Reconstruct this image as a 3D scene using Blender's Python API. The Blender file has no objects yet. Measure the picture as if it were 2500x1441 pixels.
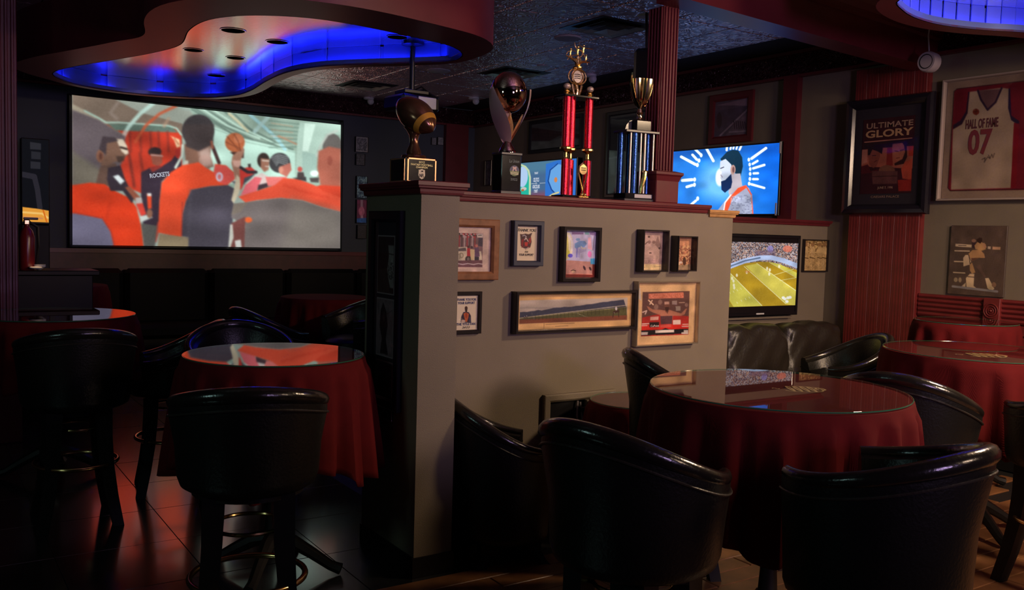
import bpy, bmesh, math, random
import numpy as np
from mathutils import Vector, Matrix
random.seed(7); rng = np.random.default_rng(7)
PI = math.pi; C = bpy.context.scene.collection
S = bpy.context.scene
# ------------------------------------------------------------------ camera, world, exposure, lights
EYE = 1.69; F_PX = 2235.8
YAW, PITCH, ROLL = (math.radians(v) for v in (33.49, 3.8176, 1.6397))
def cam_axes():
    f = Vector((math.sin(YAW)*math.cos(PITCH), math.cos(YAW)*math.cos(PITCH), -math.sin(PITCH)))
    r = Vector((math.cos(YAW), -math.sin(YAW), 0)); u = r.cross(f)
    c, s = math.cos(ROLL), math.sin(ROLL)
    return c*r+s*u, -s*r+c*u, f
AR, AU, AF = cam_axes(); EYEP = Vector((0, 0, EYE))
cd = bpy.data.cameras.new('camera'); cam = bpy.data.objects.new('camera', cd); C.objects.link(cam)
m = Matrix((AR, AU, -AF)).transposed().to_4x4(); m.translation = EYEP; cam.matrix_world = m
cd.sensor_width = 36; cd.lens = F_PX/2500*36; cd.clip_start = 0.05; S.camera = cam
w = bpy.data.worlds.new('world'); S.world = w; w.use_nodes = True
w.node_tree.nodes['Background'].inputs[0].default_value = (0.02, 0.02, 0.03, 1)
w.node_tree.nodes['Background'].inputs[1].default_value = 0.3
S.view_settings.view_transform = 'Standard'; S.view_settings.look = 'None'
S.view_settings.exposure = 0.0; S.view_settings.gamma = 1.0; S.view_settings.use_curve_mapping = False
def area(name, loc, target, size, power, col, shape='DISK', spread=PI):
    l = bpy.data.lights.new(name, 'AREA'); l.shape = shape; l.size = size; l.energy = power; l.color = col
    l.spread = spread
    o = bpy.data.objects.new(name, l); C.objects.link(o); o.location = loc
    o.rotation_euler = (Vector(target)-Vector(loc)).to_track_quat('-Z', 'Y').to_euler()
    return o
area('warm_pendant', (5.3, 1.7, 2.95), (4.6, 2.6, 0), .35, 82, (1.0, .70, .44))
area('bar_light', (4.6, -1.7, 3.0), (5.2, 3.6, .9), .8, 44, (1.0, .71, .50), spread=math.radians(88))
area('left_cool_fill', (-2.2, 2.6, 2.3), (2.4, 4.4, 1.5), .7, 9, (.50, .85, .80))  # added unseen fill, no sign there; lifts the post's dark left face
area('purple_fill', (2.4, -2.2, 2.1), (4.2, 5.4, 3.47), .8, 20, (.74, .50, 1.0), spread=math.radians(80))  # added unseen purple fill that brightens the tin ceiling

def ray(x, y):
    v = AR*(x-1250)+AU*(720.5-y)+AF*F_PX
    return v
def atX(x, y, v): r = ray(x, y); return EYEP + r*(v/r.x)
def atY(x, y, v): r = ray(x, y); return EYEP + r*(v/r.y)
def atZ(x, y, v): r = ray(x, y); return EYEP + r*((v-EYE)/r.z)
# ------------------------------------------------------------------ materials
def lin(c):
    return tuple((v/255/12.92 if v/255 <= .04045 else ((v/255+.055)/1.055)**2.4) for v in c[:3])
MATS = {}
def mat(name, col=(.5,.5,.5), rough=.5, metal=0, spec=.5, bump=None, noise=None, emit=None, estr=1, coat=0, aniso=0, sheen=0, disp=None):
    """bump=(kind, scale, strength); noise=(scale, amount) colour variation"""
    if name in MATS: return MATS[name]
    m = bpy.data.materials.new(name); MATS[name] = m; m.use_nodes = True
    nt = m.node_tree; b = nt.nodes['Principled BSDF']; L = nt.links
    b.inputs['Base Color'].default_value = (*col, 1); b.inputs['Roughness'].default_value = rough
    b.inputs['Metallic'].default_value = metal; b.inputs['Specular IOR Level'].default_value = spec
    b.inputs['Coat Weight'].default_value = coat; b.inputs['Coat Roughness'].default_value = .12
    if sheen: b.inputs['Sheen Weight'].default_value = sheen
    if emit: b.inputs['Emission Color'].default_value = (*emit, 1); b.inputs['Emission Strength'].default_value = estr
    tc = nt.nodes.new('ShaderNodeTexCoord')
    if noise:
        n = nt.nodes.new('ShaderNodeTexNoise'); n.inputs['Scale'].default_value = noise[0]; n.inputs['Detail'].default_value = 6
        L.new(tc.outputs['Object'], n.inputs['Vector'])
        mr = nt.nodes.new('ShaderNodeMapRange'); mr.inputs[1].default_value = .3; mr.inputs[2].default_value = .7
        mr.inputs[3].default_value = 1-noise[1]; mr.inputs[4].default_value = 1+noise[1]
        L.new(n.outputs['Fac'], mr.inputs[0])
        mx = nt.nodes.new('ShaderNodeMix'); mx.data_type = 'RGBA'; mx.blend_type = 'MULTIPLY'; mx.inputs[0].default_value = 1
        mx.inputs[6].default_value = (*col, 1); L.new(mr.outputs[0], mx.inputs[7]); L.new(mx.outputs[2], b.inputs['Base Color'])
    if bump:
        kind, sc, st = bump
        if kind == 'noise':
            t = nt.nodes.new('ShaderNodeTexNoise'); t.inputs['Scale'].default_value = sc; t.inputs['Detail'].default_value = 5
            L.new(tc.outputs['Object'], t.inputs['Vector']); out = t.outputs['Fac']
        elif kind == 'weave':
            t = nt.nodes.new('ShaderNodeTexWave'); t.inputs['Scale'].default_value = sc; t.inputs['Distortion'].default_value = 1.5
            L.new(tc.outputs['Object'], t.inputs['Vector']); out = t.outputs['Fac']
        elif kind == 'swirl':
            n0 = nt.nodes.new('ShaderNodeTexNoise'); n0.inputs['Scale'].default_value = sc*.5; n0.inputs['Detail'].default_value = 2
            L.new(tc.outputs['Object'], n0.inputs['Vector'])
            v = nt.nodes.new('ShaderNodeTexVoronoi'); v.inputs['Scale'].default_value = sc; v.distance = 'EUCLIDEAN'
            a = nt.nodes.new('ShaderNodeVectorMath'); a.operation = 'MULTIPLY_ADD'; a.inputs[1].default_value = (.25,.25,.25)
            L.new(n0.outputs['Color'], a.inputs[0]); L.new(tc.outputs['Object'], a.inputs[2]); L.new(a.outputs[0], v.inputs['Vector'])
            ml = nt.nodes.new('ShaderNodeMath'); ml.operation = 'MULTIPLY'; ml.inputs[1].default_value = 26
            L.new(v.outputs['Distance'], ml.inputs[0])
            sn = nt.nodes.new('ShaderNodeMath'); sn.operation = 'SINE'; L.new(ml.outputs[0], sn.inputs[0]); out = sn.outputs[0]
        bp = nt.nodes.new('ShaderNodeBump'); bp.inputs['Strength'].default_value = st; bp.inputs['Distance'].default_value = .01
        L.new(out, bp.inputs['Height']); L.new(bp.outputs['Normal'], b.inputs['Normal'])
    return m
def attr_mat(name, emission=0, rough=.5, spec=.4):
    if name in MATS: return MATS[name]
    m = bpy.data.materials.new(name); MATS[name] = m; m.use_nodes = True
    nt = m.node_tree; b = nt.nodes['Principled BSDF']
    a = nt.nodes.new('ShaderNodeAttribute'); a.attribute_name = 'Col'
    b.inputs['Roughness'].default_value = rough; b.inputs['Specular IOR Level'].default_value = spec
    if emission:
        b.inputs['Base Color'].default_value = (.01,.01,.01,1)
        nt.links.new(a.outputs['Color'], b.inputs['Emission Color']); b.inputs['Emission Strength'].default_value = emission
    else: nt.links.new(a.outputs['Color'], b.inputs['Base Color'])
    return m
def glass_mat(name, ior=1.5, tint=(1,1,1)):
    if name in MATS: return MATS[name]
    m = bpy.data.materials.new(name); MATS[name] = m; m.use_nodes = True
    nt = m.node_tree; nt.nodes.remove(nt.nodes['Principled BSDF'])
    o = nt.nodes['Material Output']; t = nt.nodes.new('ShaderNodeBsdfTransparent'); t.inputs[0].default_value = (*tint, 1)
    g = nt.nodes.new('ShaderNodeBsdfGlossy'); g.inputs['Roughness'].default_value = .015
    ge = nt.nodes.new('ShaderNodeNewGeometry'); dt = nt.nodes.new('ShaderNodeVectorMath'); dt.operation = 'DOT_PRODUCT'
    nt.links.new(ge.outputs['Incoming'], dt.inputs[0]); nt.links.new(ge.outputs['Normal'], dt.inputs[1])
    def mth(op, a, b=None):
        n = nt.nodes.new('ShaderNodeMath'); n.operation = op
        if isinstance(a, (int, float)): n.inputs[0].default_value = a
        else: nt.links.new(a, n.inputs[0])
        if b is not None:
            if isinstance(b, (int, float)): n.inputs[1].default_value = b
            else: nt.links.new(b, n.inputs[1])
        return n.outputs[0]
    f0 = ((ior-1)/(ior+1))**2       # Schlick's reflectance, the same from both sides of the pane
    pw = mth('POWER', mth('SUBTRACT', 1.0, mth('ABSOLUTE', dt.outputs['Value'])), 5.0)
    class _F: outputs = [mth('MINIMUM', mth('ADD', mth('MULTIPLY', pw, 1-f0), f0), 1.0)]
    f = _F
    x = nt.nodes.new('ShaderNodeMixShader')
    nt.links.new(f.outputs[0], x.inputs[0]); nt.links.new(t.outputs[0], x.inputs[1]); nt.links.new(g.outputs[0], x.inputs[2])
    nt.links.new(x.outputs[0], o.inputs['Surface']); return m
M_WALL = mat('painted_wall', (.185,.15,.105), .62, bump=('noise', 220, .25), noise=(3, .08))
M_WALLD = mat('green_wall', (.115,.125,.12), .6, bump=('noise', 220, .25), noise=(3, .1))
M_NAVY = mat('navy_wall', (.035,.045,.07), .6, bump=('noise', 200, .2))
M_RED = mat('burgundy_paint', (.11,.013,.018), .38, noise=(6, .12))
M_REDW = mat('burgundy_boards', (.16,.018,.018), .5, noise=(9, .15))
M_TAN = mat('varnished_wood', (.45,.24,.09), .35, noise=(20, .2))
M_CEIL = mat('embossed_tin', (.85,.68,.72), .40, metal=.92, bump=('swirl', 9, .38))
M_CEILG = mat('ceiling_seam', (.02,.014,.018), .7)
M_FRZ = mat('frieze_relief', (.05,.012,.016), .28, metal=.2, bump=('swirl', 14, .9))
M_INNER = mat('silvered_cove_ceiling', (.97,.93,.85), .15, metal=.92, bump=('noise', 40, .05))
M_FASC = mat('cove_fascia', (.15,.02,.028), .4, noise=(4, .1))
M_RIB = mat('ribbed_metal', (.10,.15,.34), .4, metal=.3)
M_CLOTH = mat('burgundy_cloth', (.095,.005,.006), .9, spec=.15, bump=('weave', 260, .12), noise=(12, .1))
M_RIM = mat('worn_rim_leather', (.012,.010,.008), .2, spec=.7, bump=('noise', 60, .12))
M_LEATH = mat('black_leather', (.007,.0065,.0055), .36, spec=.45, bump=('noise', 90, .18))
M_LEATH2 = mat('brown_black_leather', (.020,.016,.012), .40, spec=.6, bump=('noise', 45, .3))
M_BLKW = mat('black_wood', (.006,.005,.005), .5, spec=.3)
M_BRASS = mat('brass', (.80,.52,.22), .2, metal=1)
M_GOLD = mat('gold_plastic', (.83,.58,.22), .25, metal=1, bump=('noise', 60, .15))
M_BLK = mat('black_plastic', (.01,.01,.012), .35)
M_BLKG = mat('gloss_black', (.008,.008,.01), .12)
M_BRWF = mat('brown_wood_frame', (.23,.10,.045), .3, noise=(25, .25))
M_GLASS = glass_mat('picture_glass', 1.5)
M_TGLASS = glass_mat('table_glass', 1.7, (.93,.97,.95))
M_GREEN = mat('green_glass_edge', (.02,.12,.07), .1, spec=.8)
M_CREAM = mat('cream_mat_board', (.62,.50,.33), .7)
M_CHROME = mat('chrome', (.82,.78,.74), .07, metal=1)
M_WHITE = mat('white_plastic', (.55,.55,.55), .4)
# ------------------------------------------------------------------ mesh helpers
class MB:
    def __init__(s): s.v = []; s.f = []
    def add(s, vs, fs):
        n = len(s.v); s.v += [tuple(p) for p in vs]; s.f += [tuple(i+n for i in f) for f in fs]; return s
    def box(s, c, d, bev=0, rz=0, taper=1):
        x, y, z = (v/2 for v in d)
        if bev:
            b = min(bev, x*.9, y*.9, z*.9)
            vs = []
            for sx in (-1,1):
                for sy in (-1,1):
                    for sz in (-1,1):
                        vs += [(sx*(x-b), sy*(y-b), sz*z), (sx*(x-b), sy*y, sz*(z-b)), (sx*x, sy*(y-b), sz*(z-b))]
            bm = bmesh.new(); [bm.verts.new(p) for p in vs]; r = bmesh.ops.convex_hull(bm, input=bm.verts)
            bm.verts.index_update()
            vs = [v.co.copy() for v in bm.verts]; fs = [[v.index for v in f.verts] for f in bm.faces]; bm.free()
        else:
            vs = [Vector((sx*x*(taper if sz < 0 else 1), sy*y*(taper if sz < 0 else 1), sz*z)) for sx in (-1,1) for sy in (-1,1) for sz in (-1,1)]
            fs = [(0,1,3,2),(4,6,7,5),(0,4,5,1),(2,3,7,6),(0,2,6,4),(1,5,7,3)]
        R = Matrix.Rotation(rz, 3, 'Z'); c = Vector(c)
        return s.add([R@Vector(p)+c for p in vs], fs)
    def lathe(s, prof, n=24, c=(0,0,0), cap=True, sx=1, sy=1):
        vs = []; fs = []
        for r, z in prof:
            for i in range(n):
                a = 2*PI*i/n; vs.append((c[0]+r*math.cos(a)*sx, c[1]+r*math.sin(a)*sy, c[2]+z))
        for j in range(len(prof)-1):
            for i in range(n):
                k = (i+1) % n; fs.append((j*n+i, j*n+k, (j+1)*n+k, (j+1)*n+i))
        if cap:
            fs.append(tuple(reversed(range(n)))); fs.append(tuple(range((len(prof)-1)*n, len(prof)*n)))
        return s.add(vs, fs)
    def tube(s, pts, r, n=8, closed=False):
        pts = [Vector(p) for p in pts]; N = len(pts); vs = []; fs = []
        rad = r if hasattr(r, '__len__') else [r]*N
        up = Vector((0,0,1)); prev = None
        for i, p in enumerate(pts):
            a = pts[(i-1) % N] if (closed or i) else p; b = pts[(i+1) % N] if (closed or i < N-1) else p
            t = (b-a).normalized()
            if prev is None:
                q = up if abs(t.z) < .9 else Vector((1,0,0)); u = t.cross(q).normalized()
            else: u = (prev - t*prev.dot(t)).normalized()
            prev = u; v = t.cross(u)
            for k in range(n):
                an = 2*PI*k/n; vs.append(p + (u*math.cos(an)+v*math.sin(an))*rad[i])
        M = N if closed else N-1
        for i in range(M):
            j = (i+1) % N
            for k in range(n):
                l = (k+1) % n; fs.append((i*n+k, i*n+l, j*n+l, j*n+k))
        if not closed: fs.append(tuple(reversed(range(n)))); fs.append(tuple(range((N-1)*n, N*n)))
        return s.add(vs, fs)
    def sweep(s, rings, closed_ring=True, caps=True, loop=False):
        n = len(rings[0]); N = len(rings); vs = [p for r in rings for p in r]; fs = []
        for i in range(N if loop else N-1):
            j = (i+1) % N
            for k in range(n if closed_ring else n-1):
                l = (k+1) % n; fs.append((i*n+k, i*n+l, j*n+l, j*n+k))
        if caps and not loop: fs.append(tuple(reversed(range(n)))); fs.append(tuple(range((N-1)*n, N*n)))
        return s.add(vs, fs)
    def prism(s, poly, y0, y1, axis='y'):
        """polygon in the local x-z plane extruded along y (or x-y plane along z)"""
        n = len(poly)
        if axis == 'y': vs = [(x, y0, z) for x, z in poly]+[(x, y1, z) for x, z in poly]
        else: vs = [(x, y, y0) for x, y in poly]+[(x, y, y1) for x, y in poly]
        fs = [tuple(range(n)), tuple(reversed(range(n, 2*n)))]+[(i, i+n, (i+1) % n+n, (i+1) % n) for i in range(n)]
        return s.add(vs, fs)
    def sphere(s, c, r, n=12, sz=1, sx=1, sy=1):
        prof = [(max(1e-4, r*math.sin(PI*i/n)), -r*math.cos(PI*i/n)*sz) for i in range(n+1)]
        return s.lathe(prof, n*2, c, sx=sx, sy=sy)
    def build(s, name, m, parent=None, smooth=False, kind=None, label=None, fix=True):
        me = bpy.data.meshes.new(name); me.from_pydata(s.v, [], s.f)
        if fix:
            bm = bmesh.new(); bm.from_mesh(me); bmesh.ops.recalc_face_normals(bm, faces=bm.faces)
            for f in bm.faces: f.smooth = bool(smooth)
            if smooth:
                for e in bm.edges:
                    if len(e.link_faces) == 2 and e.calc_face_angle(0) > .7: e.smooth = False
            bm.to_mesh(me); bm.free()
        me.materials.append(m)
        o = bpy.data.objects.new(name, me); C.objects.link(o)
        if parent is not None: o.parent = parent
        if kind: o['kind'] = kind
        if label: o['label'] = label
        return o
def thing(name, label, cat, loc=(0,0,0), rz=0, group=None):
    o = bpy.data.objects.new(name, None); C.objects.link(o); o.empty_display_size = .1
    o.location = loc; o.rotation_euler = (0,0,rz); o['label'] = label; o['category'] = cat
    if group: o['group'] = group
    return o
def tag(o, label, cat, group=None):
    o['label'] = label; o['category'] = cat
    if group: o['group'] = group
    return o
def struct(o): o['kind'] = 'structure'; return o
def dup(root, loc, rz, label, group=None, name=None):
    r = root.copy(); C.objects.link(r); r.location = loc; r.rotation_euler = (0,0,rz); r['label'] = label
    if group: r['group'] = group
    for ch in list(root.children):
        c = ch.copy(); C.objects.link(c); c.parent = r
        for g in ch.children:
            d = g.copy(); C.objects.link(d); d.parent = c
    return r
_glyphs = {}
def text(parent, s, m, u, v, h, n=-.002, width=None, name='lettering', shear=0, rot=0, bold=0, depth=.0004):
    """flat lettering in the parent's x-z plane facing local -y, centred at (u,v), cap height h"""
    cu = bpy.data.curves.new('t', 'FONT'); cu.body = s; cu.size = 1; cu.shear = shear; cu.align_x = 'LEFT'; cu.offset = bold
    cu.resolution_u = 3
    ob = bpy.data.objects.new('t', cu); C.objects.link(ob)
    me = bpy.data.meshes.new_from_object(ob.evaluated_get(bpy.context.evaluated_depsgraph_get()))
    bpy.data.objects.remove(ob); bpy.data.curves.remove(cu)
    co = np.zeros(len(me.vertices)*3); me.vertices.foreach_get('co', co); co = co.reshape(-1,3)
    x0, x1 = co[:,0].min(), co[:,0].max(); y0, y1 = co[:,1].min(), co[:,1].max()
    k = h/(y1-y0); kx = (width/(x1-x0)) if width else k
    X = (co[:,0]-(x0+x1)/2)*kx; Y = (co[:,1]-(y0+y1)/2)*k
    c, sn = math.cos(rot), math.sin(rot)
    out = np.stack([u+X*c-Y*sn, np.full(len(X), n), v+X*sn+Y*c], 1)
    me.vertices.foreach_set('co', out.ravel()); me.update(); me.materials.clear(); me.materials.append(m); me.name = name
    o = bpy.data.objects.new(name, me); C.objects.link(o); o.parent = parent
    return o
# ------------------------------------------------------------------ painted pictures (colour per vertex of a fine flat grid)
def homog(src, dst):
    A = []; b = []
    for (x, y), (u, v) in zip(src, dst):
        A.append([x,y,1,0,0,0,-u*x,-u*y]); b.append(u); A.append([0,0,0,x,y,1,-v*x,-v*y]); b.append(v)
    h = np.linalg.solve(np.array(A, float), np.array(b, float)); return np.append(h, 1).reshape(3,3)
class Art:
    def __init__(s, quad, w, h, bg, gain=1.0):
        """quad: TL,TR,BR,BL in drawing coordinates"""
        s.H = homog(quad, [(0,0),(1,0),(1,1),(0,1)]); s.w, s.h = w, h; s.gain = gain
        s.X, s.Y = np.meshgrid((np.arange(w))/(w-1), (np.arange(h))/(h-1))
        s.im = np.zeros((h, w, 3)); s.im[:] = np.array(bg, float)
        inv = np.linalg.inv(s.H); P = np.stack([s.X, s.Y, np.ones_like(s.X)], -1)@inv.T
        s.px, s.py = P[...,0]/P[...,2], P[...,1]/P[...,2]   # grid points in drawing coordinates
        s.soft = abs(s.px[h//2, w//2]-s.px[h//2, w//2-1])
    def put(s, mask, col, a=1):
        mk = (mask*a)[...,None]; s.im = s.im*(1-mk)+np.array(col, float)*mk; return s
    def poly(s, pts, col, a=1, soft=None):
        pts = np.array(pts, float); X, Y = s.px, s.py; inside = np.zeros(X.shape, bool); d = np.full(X.shape, 1e9)
        n = len(pts)
        for i in range(n):
            x0, y0 = pts[i]; x1, y1 = pts[(i+1) % n]
            if y0 != y1:
                c = ((Y >= min(y0,y1)) & (Y < max(y0,y1))); xs = x0+(Y-y0)*(x1-x0)/(y1-y0); inside ^= c & (X < xs)
            dx, dy = x1-x0, y1-y0; L2 = dx*dx+dy*dy or 1
            t = np.clip(((X-x0)*dx+(Y-y0)*dy)/L2, 0, 1); d = np.minimum(d, np.hypot(X-x0-t*dx, Y-y0-t*dy))
        sf = soft or s.soft; sd = np.where(inside, d, -d)
        return s.put(np.clip(.5+sd/sf/1.2, 0, 1), col, a)
    def line(s, pts, wd, col, a=1, soft=None):
        X, Y = s.px, s.py; d = np.full(X.shape, 1e9)
        for (x0,y0),(x1,y1) in zip(pts[:-1], pts[1:]):
            dx, dy = x1-x0, y1-y0; L2 = dx*dx+dy*dy or 1
            t = np.clip(((X-x0)*dx+(Y-y0)*dy)/L2, 0, 1); d = np.minimum(d, np.hypot(X-x0-t*dx, Y-y0-t*dy))
        return s.put(np.clip(.5+(wd/2-d)/(soft or s.soft), 0, 1), col, a)
    def ell(s, cx, cy, rx, ry, col, a=1, rot=0, soft=None):
        c, sn = math.cos(rot), math.sin(rot); dx, dy = s.px-cx, s.py-cy
        u = (dx*c+dy*sn)/rx; v = (-dx*sn+dy*c)/ry; r = np.hypot(u, v); k = min(rx, ry)
        return s.put(np.clip(.5+(1-r)*k/(soft or s.soft), 0, 1), col, a)
    def speck(s, box, cols, size=1, a=1):
        x0,y0,x1,y1 = box; mk = ((s.px >= x0)&(s.px <= x1)&(s.py >= y0)&(s.py <= y1)).astype(float)
        h, w = (int(math.ceil(v/size))+1 for v in (s.h, s.w)); idx = rng.integers(0, len(cols), (h, w))
        idx = np.repeat(np.repeat(idx, size, 0), size, 1)[:s.h,:s.w]; cc = np.array(cols, float)[idx]
        mk = (mk*a)[...,None]; s.im = s.im*(1-mk)+cc*mk; return s
    def blur(s, n=1):
        for _ in range(n):
            p = np.pad(s.im, ((1,1),(1,1),(0,0)), 'edge'); s.im = (p[1:-1,1:-1]*2+p[:-2,1:-1]+p[2:,1:-1]+p[1:-1,:-2]+p[1:-1,2:])/6
        return s
    def cloud(s, amp, cells=8):
        g = rng.normal(0, amp, (cells+2, cells+2)); y = np.linspace(0, cells, s.h); x = np.linspace(0, cells, s.w)
        yi, xi = y.astype(int), x.astype(int); fy, fx = (y-yi)[:,None], (x-xi)[None]; fy = fy*fy*(3-2*fy); fx = fx*fx*(3-2*fx)
        v = (g[yi][:,xi]*(1-fy)+g[yi+1][:,xi]*fy)*(1-fx)+(g[yi][:,xi+1]*(1-fy)+g[yi+1][:,xi+1]*fy)*fx
        s.im = np.clip(s.im*(1+v[...,None]), 0, 255); return s
    def noise(s, amp):
        amp = amp*.45; s.cloud(.07, 9)
        n = rng.normal(0, amp, (s.h, s.w, 1)); n = (n+np.roll(n,1,0)+np.roll(n,1,1))/2; s.im = np.clip(s.im+n, 0, 255); return s
    def build(s, name, W, H, m, parent, n=0.0, u=0, v=0, quad=None, label=None):
        """grid W x H metres centred at (u,v) in the parent's x-z plane; quad = 4 (x,z) corners overrides"""
        if quad is None: quad = [(u-W/2, v+H/2), (u+W/2, v+H/2), (u+W/2, v-H/2), (u-W/2, v-H/2)]
        q = np.array(quad, float); X, Y = s.X[...,None], s.Y[...,None]
        P = q[0]*(1-X)*(1-Y)+q[1]*X*(1-Y)+q[2]*X*Y+q[3]*(1-X)*Y
        co = np.zeros((s.h*s.w, 3)); co[:,0] = P[...,0].ravel(); co[:,2] = P[...,1].ravel(); co[:,1] = n
        i = np.arange(s.h*s.w).reshape(s.h, s.w)
        F = np.stack([i[:-1,:-1], i[1:,:-1], i[1:,1:], i[:-1,1:]], -1).reshape(-1,4)
        me = bpy.data.meshes.new(name); me.vertices.add(len(co)); me.vertices.foreach_set('co', co.ravel())
        me.loops.add(F.size); me.loops.foreach_set('vertex_index', F.ravel().astype(np.int32))
        me.polygons.add(len(F)); me.polygons.foreach_set('loop_start', np.arange(0, F.size, 4, dtype=np.int32))
        me.update(calc_edges=True)
        im = np.clip(s.im/255, 0, 1); im = np.where(im <= .04045, im/12.92, ((im+.055)/1.055)**2.4)*s.gain
        at = me.color_attributes.new('Col', 'FLOAT_COLOR', 'POINT')
        at.data.foreach_set('color', np.concatenate([im, np.ones((s.h,s.w,1))], -1).astype(np.float32).ravel())
        me.materials.append(m); o = bpy.data.objects.new(name, me); C.objects.link(o); o.parent = parent
        if label: o['label'] = label
        return o
M_PRINT = attr_mat('printed_paper', 0, .45)
# ------------------------------------------------------------------ the room
H = 3.47; XR = 7.0; YB = 11.7; XL = -2.6; YF = -2.6
def slab(name, a, b, m, kind='structure', parent=None, bev=0, label=None):
    a = Vector(a); b = Vector(b); mb = MB(); mb.box((a+b)/2, [abs(v) for v in (b-a)], bev)
    o = mb.build(name, m, parent, kind=kind if parent is None else None)
    if label: o['label'] = label
    return o
floor = slab('floor', (XL,YF,-.12), (XR,YB,-.012), mat('floor_grout', (.006,.006,.006), .6))
M_TILE = mat('dark_floor_tile', (.012,.012,.013), .24, spec=1.0, coat=1, noise=(5, .3), bump=('noise', 8, .05))
M_PLANK = mat('brown_floor_plank', (.17,.075,.03), .38, noise=(7, .35), bump=('noise', 30, .1))
def instance(me, name, loc, parent, rz=0):
    o = bpy.data.objects.new(name, me); C.objects.link(o); o.parent = parent; o.location = loc; o.rotation_euler = (0,0,rz); return o
t0 = MB().box((0,0,-.006), (.598,.598,.012), .002).build('floor_tile', M_TILE, floor); n = 0
for i in range(-3, 4):
    for j in range(0, 16):
        x, y = .3+i*.6, 2.3+j*.6
        if x > 1.8 and y < 3.9 or x+.3 > XR or y+.3 > YB: continue
        if n == 0: t0.location = (x,y,0)
        else: instance(t0.data, 'floor_tile', (x,y,random.uniform(-.0012,0)), floor)
        n += 1
p0 = MB().box((0,0,-.006), (1.192,.126,.012), .003).build('floor_plank', M_PLANK, floor); n = 0
for j in range(23):
    y = .92+j*.13; x = 1.8+.6
    if j*.37 % 1.2 > .15:
        L0 = j*.37 % 1.2; q0 = instance(p0.data, 'floor_plank', (1.8+L0/2,y,0), floor); q0.scale.x = (L0-.008)/1.192; x = 1.8+L0+.6
    while x < 6.9:
        if x < 6.5:
            if n == 0: p0.location = (x,y,0)
            else: instance(p0.data, 'floor_plank', (x,y,random.uniform(-.001,0)), floor)
            n += 1
        x += 1.2
ceil = slab('ceiling', (XL,YF,H+.012), (XR,YB,H+.1), M_CEILG)
t0 = MB().box((0,0,.006), (.600,.600,.012), .005).build('ceiling_tile', M_CEIL, ceil); n = 0
for i in range(0, 12):
    for j in range(0, 15):
        x, y = .03+i*.61, 2.83+j*.61
        if x+.3 > XR or y+.3 > YB: continue
        if n == 0: t0.location = (x,y,H)
        else: instance(t0.data, 'ceiling_tile', (x,y,H), ceil, random.choice((0,PI/2,PI,-PI/2)))
        n += 1
slab('wall_left', (XL-.1,YF,0), (XL,YB,H), M_NAVY)
slab('wall_front', (XL,YF-.1,0), (XR,YF,H), M_NAVY)
slab('wall_back', (XL,YB,0), (XR,YB+.1,H), M_NAVY)
slab('wall_right', (XR,YF,0), (XR+.1,YB+.1,H), M_WALL)
# right wall: frieze, pilasters, chair rail, wainscot
tr = slab('trim_1', (XR-.035,YF,3.24), (XR,YB,H), M_FRZ); 
slab('moulding', (XR-.06,YF,3.225), (XR,YB,3.25), M_RED, parent=tr); slab('moulding', (XR-.08,YF,H-.03), (XR,YB,H), M_RED, parent=tr)
tr = slab('trim_2', (XL,YB-.035,3.24), (XR-.04,YB,H), M_FRZ); slab('moulding', (XL,YB-.06,3.225), (XR-.06,YB,3.25), M_RED, parent=tr)
slab('trim_3', (6.93,5.765,0), (XR,5.93,3.24), M_RED)
slab('trim_4', (6.48,YB-.08,0), (6.85,YB,3.24), M_RED)
pil = slab('trim_5', (6.95,4.455,0), (XR,5.13,3.2), M_REDW)
bw = (5.13-4.455)/6
for i in range(6):
    mb = MB().box((6.938,4.455+bw*(i+.5),1.6), (.02,bw-.003,3.19), .002)
    for k in range(1,4): mb.box((6.9275,4.455+bw*(i+k/4),1.6), (.003,.008,3.19))
    mb.build('board', M_REDW, pil)
zr1 = atX(2330,722,7).z; zr0 = atX(2330,778,7).z
rail = slab('trim_6', (6.965,0.2,zr0), (XR,4.45,zr1), M_REDW)
for k in range(5):
    z = zr0+(zr1-zr0)*(k+.5)/5
    a = MB().tube([(6.966,.2,z),(6.966,4.44,z)], (zr1-zr0)/13, 6); a.build('reed', M_REDW, rail, smooth=True)
yb = atX(2432,750,7).y
mb = MB().box((6.955,yb,(zr0+zr1)/2), (.05,.13,zr1-zr0+.01), .004)
mb.build('corner_block', M_REDW, rail)
mb = MB()
for k, r in enumerate((.055,.038,.02)):
    mb.tube([(6.926,yb+r*math.cos(a*PI/10),(zr0+zr1)/2+r*math.sin(a*PI/10)) for a in range(20)], .005, 6, closed=True)
mb.sphere((6.926,yb,(zr0+zr1)/2), .012, 6).build('rosette', M_REDW, rail, smooth=True)
wn = slab('trim_7', (6.985,.2,.0), (XR,4.45,zr0), M_REDW)
bh = (zr0-.1)/11
b0 = None
for k in range(11):
    mb = MB().box((6.978,2.32,.1+bh*(k+.5)), (.016,4.22,bh-.012), .005); mb.build('board', M_REDW, wn)
slab('baseboard_right', (6.95,.2,0), (XR,4.45,.1), M_BLKW)
# wainscot under the projection screen
tr = slab('trim_8', (XL,YB-.03,0), (6.45,YB,1.36), mat('dark_red_boards', (.07,.012,.014), .45, noise=(10,.2)))
slab('moulding', (XL,YB-.06,1.33), (6.45,YB,1.38), M_RED, parent=tr)
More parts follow.
